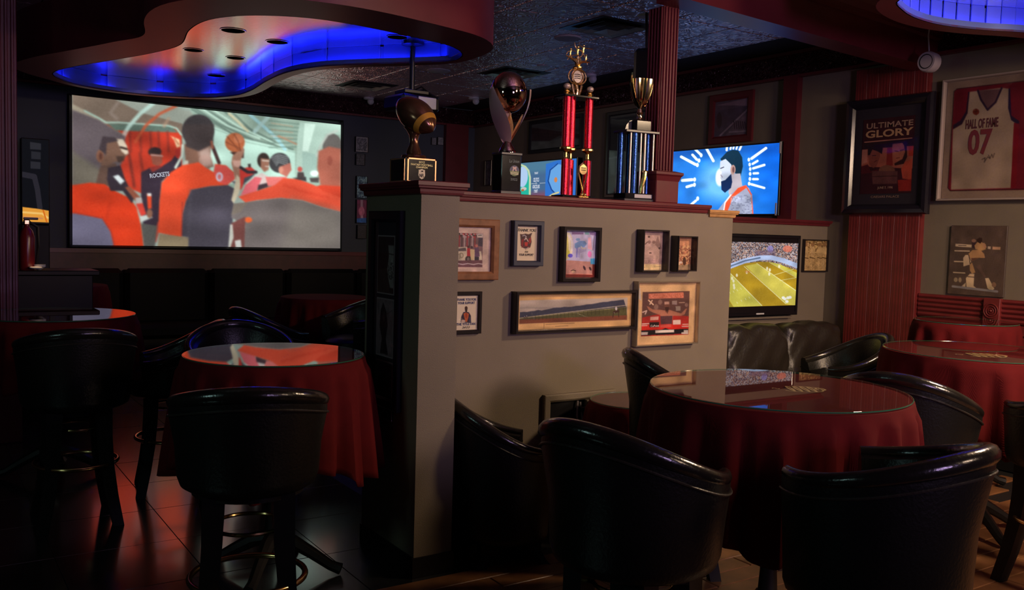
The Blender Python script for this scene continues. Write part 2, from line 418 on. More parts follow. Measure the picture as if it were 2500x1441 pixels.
# partitions
ZP = 1.864
post = slab('wall_partition_end', (2.04,3.886,.10), (2.25,4.50,ZP), M_WALL)
slab('baseboard_end', (2.03,3.876,0), (2.26,4.50,.10), M_BLKW)
main = slab('wall_partition', (2.25,4.30,.10), (4.51,4.46,1.868), M_WALL)
slab('baseboard_partition', (2.26,4.29,0), (4.59,4.47,.10), M_BLKW)
slab('wall_partition_corner', (4.51,4.30,.10), (4.59,5.35,1.84), M_WALL)
slab('wall_booth', (4.59,5.35,.10), (6.93,5.50,1.84), M_WALL)
slab('baseboard_booth', (4.59,5.34,0), (6.93,5.5,.1), M_BLKW)
def cap(name, x0, y0, x1, y1, z0, z1, m, ov=.035):
    """moulded cap: a cove, a fillet and a thick rounded shelf"""
    h = z1-z0; prof = [(0,0),(.35,.08),(.42,.22),(.45,.42),(.8,.5),(.82,.62),(1,.68),(1,.95),(.93,1)]
    mb = MB(); rings = []
    for o, z in prof:
        e = ov*o; rings.append([(x0-e,y0-e,z0+h*z),(x1+e,y0-e,z0+h*z),(x1+e,y1+e,z0+h*z),(x0-e,y1+e,z0+h*z)])
    mb.sweep(rings); o = mb.build(name, m, kind='structure'); return o
cap('trim_9', 2.04, 3.886, 2.25, 4.50, ZP, 1.93, M_RED)
cap('trim_10', 2.285, 4.30, 4.33, 4.46, 1.856, 1.912, M_RED, .03)
cap('trim_11', 4.375, 4.30, 4.59, 4.46, 1.835, 1.885, M_TAN, .03)
cap('trim_12', 4.65, 5.35, 6.93, 5.50, 1.835, 1.886, M_RED, .03)
# ceiling beam over the partition column, running to the right wall
def beam():
    a0 = Vector((3.86,4.10,0)); a1 = Vector((6.96,4.40,0)); d = (a1-a0).normalized(); nrm = Vector((-d.y,d.x,0))
    prof = [(0,3.12),(.20,3.12),(.20,H),(-.10,H),(-.10,H-.02),(-.06,H-.05),(-.035,H-.09),(-.035,H-.12),(0,H-.13)]
    mb = MB(); mb.sweep([[tuple(a+nrm*o+Vector((0,0,z))) for o, z in prof] for a in (a0,a1)])
    mb.build('trim_13', M_RED, kind='structure')
beam()
# fluted column standing on the partition cap
cx, cy = 3.975, 4.375
col = thing('fluted_column', 'slim burgundy fluted column rising from the partition cap to the ceiling beam', 'column', (cx,cy,1.912))
MB().box((0,0,.07), (.19,.19,.14), .004).build('plinth', M_RED, col)
mb = MB(); rings = []
for r, z in ((.095,.135),(.10,.15),(.105,.165),(.115,.175),(.115,.19),(.075,.20)):
    rings.append([(-r,-r,z),(r,-r,z),(r,r,z),(-r,r,z)])
mb.sweep(rings).build('base_moulding', M_RED, col)
zt = 3.12-1.912
MB().box((0,0,(.20+zt)/2), (.125,.14,zt-.20)).build('shaft', M_RED, col)
for k in range(5):
    x = -.05+.025*k
    MB().box((x,-.074,(.20+zt)/2), (.012,.014,zt-.205), .004).build('flute', M_RED, col)
    MB().box((-.066,-.055+.0275*k,(.20+zt)/2), (.012,.013,zt-.205), .004).build('flute', M_RED, col)
# left foreground column
lc = atY(46,600,7.8)
x1 = lc.x
col = thing('wide_column', 'dark burgundy fluted column at the left edge behind the bar table', 'column', (x1-.16,7.95,0))
MB().box((0,0,H/2), (.31,.31,H), .005).build('shaft', M_RED, col)
for k in range(7):
    MB().box((-.125+.0417*k,-.16,H/2+.2), (.022,.016,H-.42), .005).build('flute', M_RED, col)
MB().box((0,0,.35), (.35,.35,.7), .01).build('plinth', M_RED, col)
# ------------------------------------------------------------------ dropped coves in the ceiling
def smooth_closed(pts, n):
    """Catmull-Rom through pts resampled to n equal steps"""
    P = [Vector((*p[:2],0)) for p in pts]; N = len(P); out = []
    for i in range(N):
        p0, p1, p2, p3 = P[i-1], P[i], P[(i+1) % N], P[(i+2) % N]
        for k in range(12):
            t = k/12; out.append(.5*((2*p1)+(p2-p0)*t+(2*p0-5*p1+4*p2-p3)*t*t+(3*p1-p0-3*p2+p3)*t**3))
    L = [0]
    for i in range(len(out)): L.append(L[-1]+(out[(i+1) % len(out)]-out[i]).length)
    res = []; j = 0
    for k in range(n):
        s_ = L[-1]*k/n
        while L[j+1] < s_: j += 1
        f = (s_-L[j])/(L[j+1]-L[j]+1e-9); res.append(out[j].lerp(out[(j+1) % len(out)], f))
    return res
def cove(name, inner, outer_off, zb, n, led_part, led_str, npan, zc=3.215, white=None):
    """inner outline (clockwise or not), outer_off(i, point, outward normal) -> offset"""
    I = smooth_closed(inner, n)
    cen = sum(I, Vector((0,0,0)))/n
    ar = sum(I[i].x*I[(i+1)%n].y-I[(i+1)%n].x*I[i].y for i in range(n)); sg = 1 if ar > 0 else -1
    N = []
    for i in range(n):
        t = (I[(i+1) % n]-I[i-1]).normalized(); N.append(Vector((t.y,-t.x,0))*sg)
    O = [I[i]+N[i]*outer_off(I[i], N[i]) for i in range(n)]
    for _ in range(6): O = [(O[i-1]+O[i]*2+O[(i+1) % n])/4 for i in range(n)]
    root = bpy.data.objects.new(name, None); C.objects.link(root); root['kind'] = 'structure'
    up = lambda p, z: (p.x, p.y, z)
    MB().sweep([[up(O[i],zb),up(O[i],H),up(O[i]-N[i]*.012,H),up(O[i]-N[i]*.012,zb+.012),up(I[i]+N[i]*.012,zb+.012),up(I[i],zb+.012),up(I[i],zb)] for i in range(n)], loop=True).build('fascia', M_FASC, root, smooth=True)
    # smooth ceiling inside
    mb = MB(); mb.v = [up(p+N[i]*.10, zc-.012) for i, p in enumerate(I)]; mb.f = [tuple(range(n))]
    bm = bmesh.new(); vs = [bm.verts.new(p) for p in mb.v]; f = bm.faces.new(vs); bmesh.ops.triangulate(bm, faces=[f])
    ext = bmesh.ops.extrude_face_region(bm, geom=bm.faces[:]); bmesh.ops.translate(bm, vec=(0,0,.02), verts=[g for g in ext['geom'] if isinstance(g, bmesh.types.BMVert)])
    bmesh.ops.recalc_face_normals(bm, faces=bm.faces)
    me = bpy.data.meshes.new('cove_ceiling'); bm.to_mesh(me); bm.free(); me.materials.append(M_INNER)
    o = bpy.data.objects.new('cove_ceiling', me); C.objects.link(o); o.parent = root; o['label'] = 'smooth pale ceiling inside the cove'
    # ribbed riser panels, short of the ceiling so that the light strip behind them shines over the top
    J = smooth_closed(inner, npan*3)
    sgn = sg; zt = zc-.012
    for k in range(npan):
        a, b = J[3*k], J[(3*k+3) % (npan*3)]; mid = (a+b)/2; t = (b-a); L = t.length; t.normalize(); nn = Vector((t.y,-t.x,0))*sgn
        mb = MB().box((0,0,0), (L*.93,.010,zt-zb-.02), .003)
        ang = math.atan2(t.y, t.x); q = Matrix.Rotation(ang, 3, 'Z')
        mb.v = [tuple(q@Vector(p)+mid+nn*.060+Vector((0,0,(zt+zb)/2+.01))) for p in mb.v]
        mb.build('riser_panel', M_RIB, root)
    MB().sweep([[up(I[i]+N[i]*.068,zb+.01),up(I[i]+N[i]*.068,zt-.01),up(I[i]+N[i]*.074,zt-.01),up(I[i]+N[i]*.074,zb+.01)] for i in range(n)], loop=True).build('riser_back', M_RIB, root, smooth=True)
    MB().sweep([[up(I[i],zb),up(I[i],zb+.045),up(I[i]+N[i]*.008,zb+.045),up(I[i]+N[i]*.008,zb)] for i in range(n)], loop=True).build('lip', M_RIB, root, smooth=True)
    seg = []
    for i in range(n):
        if led_part(I[i]): seg.append(up(I[i]+N[i]*.032, zb+.024))
        else:
            if len(seg) > 3: MB().tube(seg, .008, 4).build('light_strip', mat('blue_led', (0,0,0), emit=(.012,.022,1.0), estr=led_str), root)
            seg = []
    if len(seg) > 3: MB().tube(seg, .008, 4).build('light_strip', mat('blue_led', (0,0,0), emit=(.012,.022,1.0), estr=led_str), root)
    if white:
        seg = [up(I[i]+N[i]*.055, zt-.02) for i in range(n) if white(I[i])]
        MB().tube(seg, .008, 4).build('light_strip', mat('warm_led', (0,0,0), emit=(1.0,.80,.62), estr=55), root, label='warm white light strip')
    return root
ZB = 3.04
ring_px = [(130,178),(180,163),(270,148),(370,130),(440,110),(462,75),(500,52),(560,41),(640,38),(750,44),(850,58),(950,78),(1040,98),(1100,113),(1127,130),
           (1120,143),(1090,150),(1000,154),(900,157),(780,163),(700,177),(650,198),(610,222),(570,234),(500,239),(400,235),(300,226),(200,210),(150,195)]
inner = [tuple(atZ(x,y,ZB)) for x, y in ring_px]
def off1(p, nn):
    near = max(0, -(nn.x*.45+nn.y*.89))        # facing the viewer's side of the room
    return .11+.38*near**.7
c1 = cove('trim_14', inner, off1, ZB, 180, lambda p: not (p.y < 8.2 and p.x < 2.35) and not (p.x < 1.3 and p.y < 9.3), 60, 22)
for k, (x, y, r) in enumerate([(569,74,.105),(677,102,.10),(575,141,.09),(528,184,.10),(970,90,.09),(472,122,.09)]):
    p = atZ(x, y, 3.215-.012)
    r *= .85; t = MB().lathe([(r+.012,-.001),(r+.011,-.004),(r,-.004)], 24, cap=False).build('trim_ring', M_INNER, None, smooth=True)
    lamp = thing('recessed_downlight', ['unlit black recessed downlight nearest the red edge of the pale cove ceiling','unlit recessed downlight on the right of the bright part of the cove ceiling','unlit recessed downlight in the middle of the cove ceiling','small recessed downlight at the far blue rim of the cove ceiling','recessed downlight in the blue right-hand end of the cove ceiling','unlit recessed downlight on the pink left part of the cove ceiling'][k], 'light', (p.x,p.y,3.203), 0, 'downlights in the large cove')
    t.parent = lamp
    MB().lathe([(r,-.004),(r*.9,-.003),(r*.6,-.002),(.001,-.002)], 24, cap=False).build('reflector', mat('matt_black', (.002,.002,.002), 1.0, spec=0), lamp, smooth=True)
# second cove, upper right
ring2 = [(4.62,3.15),(4.9,3.37),(5.2,3.42),(5.55,3.36),(5.95,3.18),(6.35,2.85),(6.5,2.4),(6.2,1.9),(5.6,1.7),(5.0,1.9),(4.6,2.35),(4.5,2.8)]
c2 = cove('trim_15', [tuple(atZ(x,y,ZB))[:2] for x, y in ((2197,0),(2205,25),(2240,45),(2300,61),(2400,73),(2500,79))]+[(6.45,2.9),(6.6,2.3),(6.2,1.75),(5.5,1.6),(4.9,1.85),(4.6,2.4),(4.55,2.85)],
          lambda p, nn: .13, ZB, 120, lambda p: True, 60, 60)
# ------------------------------------------------------------------ ceiling fittings
def diffuser(px, label, zc=H):
    P = [atZ(x, y, zc) for x, y in px]; c = sum(P, Vector((0,0,0)))/4
    t = thing('ceiling_vent', label, 'vent', (c.x,c.y,zc), 0, 'square air vents in the tin ceiling')
    for k, (a, z) in enumerate(((.30,-.004),(.23,-.022),(.16,-.034),(.09,-.044))):
        b = a-.055 if k < 3 else .001
        mb = MB(); mb.sweep([[(-a,-a,z),(a,-a,z),(a,a,z),(-a,a,z)],[(-b,-b,z-.012+.03*(k<3)),(b,-b,z-.012+.03*(k<3)),(b,b,z-.012+.03*(k<3)),(-b,b,z-.012+.03*(k<3))]], caps=False)
        mb.build('louver', mat('vent_metal', (.72,.78,.66), .35, metal=.75), t)
    MB().box((0,0,-.002), (.60,.60,.004)).build('backing', M_BLK, t)
diffuser([(1378,62),(1482,38),(1581,69),(1498,94)], 'square louvered air vent in the ceiling beside the fluted column')
diffuser([(815,207),(870,193),(967,212),(925,221)], 'square air vent lit by the projection screen, beyond the cove')
diffuser([(1175,177),(1250,162),(1330,178),(1260,194)], 'square air vent behind the silver ball trophy')
sp = thing('ceiling_speaker', 'round white ceiling speaker above the tall red trophy', 'speaker', atZ(1387,92,H))
MB().lathe([(.125,0),(.125,-.006),(.115,-.012)], 32, cap=False).build('rim', M_WHITE, sp, smooth=True)
MB().lathe([(.115,-.010),(.06,-.012),(.001,-.012)], 32, cap=False).build('grille', mat('speaker_grille', (.3,.3,.32), .6, bump=('noise', 200, .5)), sp, smooth=True)
for k, (x, y, lb) in enumerate([(1071,172,'flat round ceiling speaker below the right tip of the cove'),(1325,160,'small round sprinkler plate left of the red trophy figure'),(1575,38,'small round ceiling speaker close to the fluted column top')]):
    p = atZ(x, y, H); r = .13 if k == 0 else .06
    sp = thing('ceiling_speaker' if k != 1 else 'sprinkler_plate', lb, 'speaker' if k != 1 else 'sprinkler', p)
    MB().lathe([(r,0),(r,-.006),(r*.9,-.012),(.001,-.013)], 28, cap=False).build('plate', M_WHITE, sp, smooth=True)
for x, y, lb in ((900,250,'small white ceiling camera left of the football trophy'),(1157,238,'small white ceiling camera left of the silver ball trophy'),(1441,182,'small white ceiling fitting right of the red trophy top')):
    p = atZ(x, y, H)
    if p.y > 11.5: p = atY(x, y, 11.55); p.z = H
    t = thing('dome_camera', lb, 'camera', p)
    MB().lathe([(.07,0),(.07,-.02),(.05,-.03)], 20).build('base', M_WHITE, t, smooth=True)
    MB().sphere((.02,-.02,-.05), .045, 8).build('lens_ball', M_WHITE, t, smooth=True)
p = atX(2270,152,6.45)
t = thing('wall_speaker', 'small round grey speaker hanging by its cable high beside the framed jersey', 'speaker', (6.45,p.y,p.z))
mb = MB(); 
mb.lathe([(.001,-.06),(.05,-.055),(.075,-.03),(.078,.03),(.07,.05)], 24); mb.v = [(v[2],v[0],v[1]) for v in mb.v]
mb.v = [(-x*1.0, y, z) for x, y, z in mb.v]; mb.build('housing', mat('grey_plastic', (.32,.28,.30), .5), t, smooth=True)
mb = MB().lathe([(.055,.052),(.03,.045),(.001,.044)], 20, cap=False); mb.v = [(-v[2],v[0],v[1]) for v in mb.v]; mb.build('cone', M_BLK, t, smooth=True)
MB().tube([(.02,.02,.06),(.01,.03,.20),(.03,.03,H-p.z)], .006, 6).build('cable', mat('grey_plastic'), t, smooth=True)
# projector hanging from the cove
HC = 3.203; p = atZ(1008,104,HC); q = atY(1008,255,p.y)
pr = thing('projector', 'ceiling projector on a thin black pole above and behind the football trophy', 'projector', (p.x,p.y,q.z))
MB().box((0,0,0), (.36,.30,.12), .02, rz=.1).build('housing', M_BLK, pr)
MB().box((.06,-.155,0), (.17,.012,.09), .004, rz=.1).build('side_panel', M_WHITE, pr)
MB().tube([(0,0,.05),(0,0,HC-q.z)], .022, 10).build('pole', M_BLK, pr, smooth=True)
MB().lathe([(.09,0),(.09,-.02),(.03,-.03)], 20, (0,0,HC-q.z)).build('ceiling_plate', M_BLK, pr, smooth=True)
MB().box((0,0,.09), (.22,.18,.03), .005).build('bracket', M_BLK, pr)
mb = MB()
for k in range(5): mb.tube([(.02*k,0,.10),(.06+.03*k,-.05,.14-.02*k),(.15+.01*k,-.1,.06),(.12,-.14,.02)], .007, 5)
mb.build('cables', M_BLK, pr, smooth=True)
mb = MB().lathe([(.035,0),(.04,.03),(.03,.035)], 16); mb.v = [(x-.08, z+.15, y) for x, y, z in mb.v]; mb.build('lens', M_BLKG, pr, smooth=True)
p = atY(1578,165,5.6)
t = thing('hanging_speaker', 'black speaker hung from the ceiling left of the fluted column', 'speaker', (p.x,p.y,p.z))
MB().box((0,0,0), (.20,.16,.28), .03, rz=.5).build('cabinet', M_BLKG, t)
MB().tube([(0,0,.1),(0,.02,H-p.z)], .012, 8).build('bracket', M_BLK, t, smooth=True)
mb = MB().lathe([(.06,0),(.05,.01),(.001,.02)], 16, cap=False); mb.v = [(x+.03, -z-.09, y-.03) for x, y, z in mb.v]; mb.build('woofer', mat('grey_plastic'), t, smooth=True)
# ------------------------------------------------------------------ framed things on walls
def hang(name, label, cat, plane, quad, depth=.03, group=None):
    ax, v = plane
    f = atY if ax == 'y' else atX
    P = [f(x, y, v-depth) for x, y in quad]
    us = [p.x if ax == 'y' else -p.y for p in P]
    u0, u1 = (us[0]+us[3])/2, (us[1]+us[2])/2; z1, z0 = (P[0].z+P[1].z)/2, (P[2].z+P[3].z)/2
    uc, zc = (u0+u1)/2, (z0+z1)/2
    loc = (uc, v, zc) if ax == 'y' else (v, -uc, zc)
    t = thing(name, label, cat, loc, 0 if ax == 'y' else -PI/2, group)
    return t, u1-u0, z1-z0
def border(parent, W, Hh, b, d, m, name='frame', prof=None, label=None):
    prof = prof or [(0,0),(0,-d*.9),(.12,-d),(.75,-d),(1,-d*.72),(1,-d*.3)]
    rings = []
    for o, y in prof:
        x, z = W/2-o*b, Hh/2-o*b; rings.append([(-x,y,-z),(x,y,-z),(x,y,z),(-x,y,z)])
    # join into a closed ring
    mb = MB(); mb.sweep(rings, caps=False)
    o = mb.build(name, m, parent)
    if label: o['label'] = label
    return o
def plate(parent, W, Hh, y, m, name, u=0, v=0, th=.003, label=None):
    o = MB().box((u,y,v), (W,th,Hh)).build(name, m, parent)
    if label: o['label'] = label
    return o
def glass(parent, W, Hh, y): return MB().add([(-W/2,y,-Hh/2),(W/2,y,-Hh/2),(W/2,y,Hh/2),(-W/2,y,Hh/2)], [(0,1,2,3)]).build('glass', M_GLASS, parent, fix=False)
PX = lambda o, k: (lambda pts: [(o[0]+x/k, o[1]+y/k) for x, y in pts])
WALLP = ('y', 4.30)
def wall_frame(label, quad, b, m, d=.03, inner=None, matb=None, tone=M_CREAM, glassy=True, plane=WALLP, name='framed_picture', cat='picture'):
    t, W, Hh = hang(name, label, cat, plane, quad, d, 'framed pictures on the partition wall' if plane == WALLP else None)
    border(t, W, Hh, b, d, m)
    plate(t, W-b, Hh-b, -d*.25, tone, 'mat_board')
    if glassy: glass(t, W-2*b+.004, Hh-2*b+.004, -d*.62)
    return t, W-2*b, Hh-2*b
# local placement helper: maps crop coordinates into the u,v of the picture opening
# 1 brown frame with racing car photograph, partly behind the post
t, w_, h_ = wall_frame('brown wooden frame with a pink-matted racing car photo, cut off by the post', [(1070,532),(1221,536),(1218,684),(1064,684)], .045, M_BRWF, .035)
a = Art([(-330,230),(1050,250),(1040,1430),(-340,1430)], 110, 100, (205,180,165))
a.poly([(-250,400),(825,415),(815,1310),(-250,1310)], (120,90,95))
a.speck((-250,400,640,520), [(60,30,35),(190,70,80),(170,150,150),(90,50,60)], 3)
for k in range(12): a.line([(-230+k*75,480),(-235+k*75,760)], 34, [(70,50,55),(180,165,160),(150,40,50)][k % 3])
a.poly([(650,420),(820,420),(820,520),(650,515)], (200,190,180)); a.line([(690,462),(775,455)], 16, (30,25,30))
a.poly([(690,525),(815,525),(815,760),(690,740)], (62,50,70))
a.poly([(-250,800),(90,780),(350,770),(480,860),(560,900),(780,880),(815,1130),(-250,1150)], (205,195,170))
a.poly([(100,820),(330,790),(350,880),(90,890)], (90,80,85)); a.line([(90,1000),(200,930),(160,1080)], 26, (160,150,120))
a.ell(215,1000,60,70,(150,140,110)); a.ell(215,1000,30,45,(205,195,170)); a.ell(410,1100,90,95,(50,42,44)); a.ell(410,1100,40,50,(120,110,105))
a.poly([(370,800),(450,800),(470,1020),(370,1020)], (170,30,45)); a.ell(410,770,40,36,(70,40,45))
a.poly([(460,830),(590,840),(570,1120),(480,1120)], (205,185,140)); a.ell(500,780,36,34,(60,45,45))
a.poly([(590,790),(700,790),(740,1020),(590,1040)], (95,65,95)); a.ell(640,740,38,40,(190,120,110)); a.poly([(590,1030),(720,1030),(715,1160),(590,1160)], (40,32,50))
a.poly([(-250,1150),(815,1120),(815,1310),(-250,1310)], (110,70,80)); a.line([(-250,1230),(90,1215),(250,1240),(400,1215),(560,1240),(700,1215),(815,1230)], 26, (205,190,190))
a.noise(10).build('photo', w_, h_, M_PRINT, t, -.012)
# 2 thank you with emblem
t, w_, h_ = wall_frame('upright dark blue framed THANK YOU card with a red and black emblem', [(1256,538),(1330,541),(1328,651),(1254,649)], .030, mat('navy_frame', (.03,.035,.06), .4), .04)
a = Art([(1655,280),(2240,300),(2215,1180),(1635,1165)], 60, 88, (222,205,172))
a.poly([(1760,490),(1830,500),(1900,480),(1990,500),(2090,460),(2050,560),(2075,690),(2040,830),(1910,900),(1830,830),(1780,800),(1770,600)], (70,40,45))
a.poly([(1800,640),(1870,600),(1850,760),(1830,820),(1790,780)], (130,25,35)); a.poly([(1990,620),(2060,560),(2060,700),(2000,760)], (150,45,45))
a.line([(1830,540),(1880,520),(1930,560),(1900,600)], 24, (170,165,170)); a.line([(1880,640),(1930,600),(1980,680)], 20, (225,205,190))
a.poly([(1880,700),(1980,700),(1960,800),(1890,800)], (190,50,45)); a.line([(1810,830),(1900,800),(2030,820)], 22, (120,30,35)); a.line([(1850,860),(1920,880),(1990,840)], 20, (215,190,175))
a.build('card', w_, h_, M_PRINT, t, -.012)
M_INK = mat('black_ink', (.012,.008,.012), .6); M_INKB = mat('blue_ink', (.05,.06,.16), .6)
text(t, 'THANK YOU', M_INK, 0, h_*.385, h_*.085, -.0135, w_*.86, shear=.25, bold=.02)
text(t, 'FOR', M_INK, 0, -h_*.245, h_*.05, -.0135, w_*.15, shear=.25, bold=.02)
text(t, 'YOUR SUPPORT', M_INK, 0, -h_*.33, h_*.07, -.0135, w_*.68, shear=.25, bold=.02)
# 3 photo print with pale blue and pink glass reflections painted in
M_BLKFRAME = mat('satin_black_frame', (.020,.016,.016), .22)
t, w_, h_ = wall_frame('deep black frame with a photo washed in painted pale blue and pink reflections', [(1376,553),(1471,556),(1467,689),(1376,688)], .026, M_BLKFRAME, .05)
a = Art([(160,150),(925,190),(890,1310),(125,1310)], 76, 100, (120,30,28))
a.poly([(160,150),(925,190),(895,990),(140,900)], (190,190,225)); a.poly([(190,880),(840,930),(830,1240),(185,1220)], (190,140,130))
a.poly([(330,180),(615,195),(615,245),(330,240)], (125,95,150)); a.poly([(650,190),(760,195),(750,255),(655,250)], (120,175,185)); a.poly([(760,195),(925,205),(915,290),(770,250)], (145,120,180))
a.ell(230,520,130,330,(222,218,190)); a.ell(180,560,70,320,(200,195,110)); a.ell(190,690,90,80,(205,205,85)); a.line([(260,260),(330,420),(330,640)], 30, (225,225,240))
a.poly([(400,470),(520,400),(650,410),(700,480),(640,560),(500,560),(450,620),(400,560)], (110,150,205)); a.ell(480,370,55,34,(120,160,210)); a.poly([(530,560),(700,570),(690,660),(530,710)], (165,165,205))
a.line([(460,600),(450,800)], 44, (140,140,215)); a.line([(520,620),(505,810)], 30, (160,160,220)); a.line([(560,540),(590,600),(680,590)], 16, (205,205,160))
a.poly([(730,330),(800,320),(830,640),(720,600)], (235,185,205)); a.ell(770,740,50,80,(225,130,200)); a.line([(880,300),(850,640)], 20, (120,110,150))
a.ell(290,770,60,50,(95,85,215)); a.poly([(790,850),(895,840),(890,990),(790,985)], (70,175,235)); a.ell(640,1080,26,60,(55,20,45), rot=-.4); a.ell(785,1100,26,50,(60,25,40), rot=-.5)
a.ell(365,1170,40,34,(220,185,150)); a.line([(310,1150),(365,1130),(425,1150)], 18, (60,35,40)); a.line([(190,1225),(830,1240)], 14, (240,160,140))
a.noise(8).build('photo', w_, h_, M_PRINT, t, -.022)
# 4, 5 small sepia photographs in deep black frames
t, w_, h_ = wall_frame('left of the two small deep black frames, faded action photo with cream caption strip', [(1574,560),(1637,563),(1631,665),(1568,664)], .012, M_BLKFRAME, .07)
a = Art([(330,180),(940,210),(880,1320),(280,1310)], 60, 84, (185,155,145))
a.poly([(300,1150),(890,1160),(880,1320),(280,1310)], (215,190,140)); a.line([(320,1240),(440,1240)], 8, (90,75,60)); a.line([(690,1230),(850,1230)], 8, (90,75,60))
a.poly([(760,420),(800,330),(860,560),(900,700),(820,720),(720,580)], (145,115,110)); a.ell(560,345,30,30,(80,55,55)); a.ell(570,500,40,50,(135,105,100)); a.ell(690,505,50,44,(135,105,100)); a.line([(460,560),(520,500)], 26, (90,65,60)); a.ell(590,825,36,20,(70,50,50)); a.ell(830,690,24,30,(70,50,50))
a.line([(320,970),(890,1000)], 8, (140,110,110)); a.speck((320,1020,880,1140), [(175,140,135),(160,125,125),(130,100,100)], 2, .6); a.noise(12).build('photo', w_, h_, M_PRINT, t, -.02)
t, w_, h_ = wall_frame('right of the two small deep black frames, orange-brown crowd photo', [(1658,576),(1705,577),(1702,663),(1654,663)], .010, M_BLKFRAME, .07)
a = Art([(1370,370),(1770,370),(1740,1300),(1350,1300)], 44, 84, (190,135,100))
a.speck((1370,600,1760,1180), [(205,150,105),(150,95,70),(110,60,45),(215,180,130),(170,110,85)], 3, .75); a.poly([(1370,1180),(1740,1150),(1740,1300),(1350,1300)], (150,125,95)); a.ell(1520,1100,34,34,(225,205,190)); a.ell(1600,1060,40,120,(70,40,30)); a.ell(1440,1140,60,40,(220,185,145))
a.noise(12).build('photo', w_, h_, M_PRINT, t, -.02)
# 6 thank you 2022
t, w_, h_ = wall_frame('small black framed THANK YOU FOR YOUR SUPPORT 2022 card beside the post', [(1105,713),(1178,712),(1176,815),(1105,817)], .022, M_BLKFRAME, .025)
a = Art([(50,175),(565,160),(562,905),(35,932)], 58, 84, (222,208,182))
a.poly([(180,750),(195,620),(240,530),(300,515),(370,530),(415,600),(425,760)], (38,28,52)); a.poly([(245,560),(300,530),(370,560),(360,640),(330,740),(290,740),(265,640)], (190,95,50)); a.ell(310,600,26,60,(160,60,35)); a.ell(305,440,34,42,(60,28,24)); a.poly([(275,470),(335,470),(325,520),(290,520)], (28,14,14)); a.ell(240,725,50,32,(200,175,160)); a.line([(390,640),(400,760)], 20, (70,75,120))
a.build('card', w_, h_, M_PRINT, t, -.010)
text(t, 'THANK YOU FOR', M_INKB, -w_*.0, h_*.385, h_*.075, -.0115, w_*.86, bold=.03)
text(t, 'YOUR SUPPORT', M_INKB, 0, h_*.285, h_*.075, -.0115, w_*.76, bold=.03)
text(t, 'THE TITLE FAN', M_INKB, 0, -h_*.33, h_*.075, -.0115, w_*.84, bold=.03)
text(t, '2022', M_INK, 0, -h_*.43, h_*.06, -.0115, w_*.36, shear=.3, bold=.01)
# 7 long race photograph
t, w_, h_ = wall_frame('wide panoramic horse race photo with cream mat in a long black frame', [(1262,711),(1557,711),(1554,803),(1260,817)], .020, M_BLKFRAME, .06)
a = Art([(1345,175),(4920,165),(4880,800),(1310,925)], 230, 70, (214,172,115))
a.poly([(1440,290),(4790,250),(4770,690),(1425,790)], (190,178,165))
top = [(1440+i*120, 565-i*9.5-(rng.random()*26)) for i in range(28)]
a.poly(top+[(4760,470),(1430,660)], (58,62,84)); a.poly([(1430,660),(4760,430),(4770,640),(1425,790)], (84,84,52)); a.poly([(1425,700),(4770,600),(4770,690),(1425,790)], (125,70,50))
a.line([(1430,672),(2400,590),(4770,400)], 14, (205,195,165)); a.line([(1900,640),(4770,440)], 8, (170,165,120))
for k in range(24): x = 1950+k*118; y = 640-(x-1950)*.062; a.line([(x,y-18),(x,y+66)], 7, (48,46,30))
a.speck((1430,430,4770,470), [(58,62,84),(80,88,105)], 2, .15)
for x, y, s_ in ((1600,650,24),(1665,640,26),(4450,520,90)):
    a.poly([(x-s_,y),(x+s_,y-s_*.35),(x+s_*1.1,y+s_*.2),(x-s_,y+s_*.5)], (60,38,34)); a.ell(x+s_*.1,y-s_*.6,s_*.35,s_*.4,(225,222,230)); a.line([(x-s_*.8,y+s_*.3),(x-s_,y+s_*1.3)], s_*.22, (50,30,28)); a.line([(x+s_*.8,y),(x+s_*.9,y+s_*1.2)], s_*.22, (50,30,28))
a.line([(2235,780),(2235,880)], 8, (80,60,40)); a.line([(2290,800),(3200,765)], 7, (90,70,45)); a.line([(2600,835),(3000,820)], 6, (110,85,55))
a.noise(6).build('photo', w_, h_, M_PRINT, t, -.03)
# 8 boxer poster, cream mat
t, w_, h_ = wall_frame('square red boxing poster in a wide cream mat and thin silver frame', [(1560,684),(1713,690),(1703,841),(1553,846)], .010, mat('silver_frame', (.45,.38,.28), .25, metal=.7), .05)
a = Art([(130,80),(1320,120),(1255,1310),(80,1350)], 120, 120, (208,172,125))
a.poly([(250,275),(1185,290),(1145,1165),(215,1180)], (92,62,58)); a.poly([(240,800),(430,760),(600,740),(850,760),(1160,800),(1150,1165),(215,1180)], (165,40,35)); a.poly([(230,960),(1150,960),(1145,1060),(225,1060)], (205,40,32))
a.poly([(370,315),(1065,310),(1065,425),(370,420)], (200,120,95)); a.speck((380,330,1060,410), [(200,120,95),(165,85,65),(215,140,115)], 2, .5)
a.poly([(220,1060),(620,1055),(700,1025),(780,1055),(1145,1050),(1145,1145),(215,1165)], (22,18,24)); a.poly([(500,1065),(870,1060),(870,1115),(500,1120)], (222,212,200))
a.poly([(215,1095),(355,1095),(345,1150),(215,1155)], (190,180,175)); a.poly([(1060,1075),(1145,1075),(1145,1160),(1010,1150),(1015,1120),(1060,1115)], (200,190,180)); a.poly([(420,1160),(1000,1150),(1000,1168),(420,1175)], (170,40,35))
a.poly([(330,570),(370,580),(450,640),(600,650),(690,670),(790,660),(900,700),(1010,740),(1100,650),(1130,640),(1080,760),(1010,790),(850,780),(830,940),(610,940),(600,760),(450,700),(380,660)], (168,112,90))
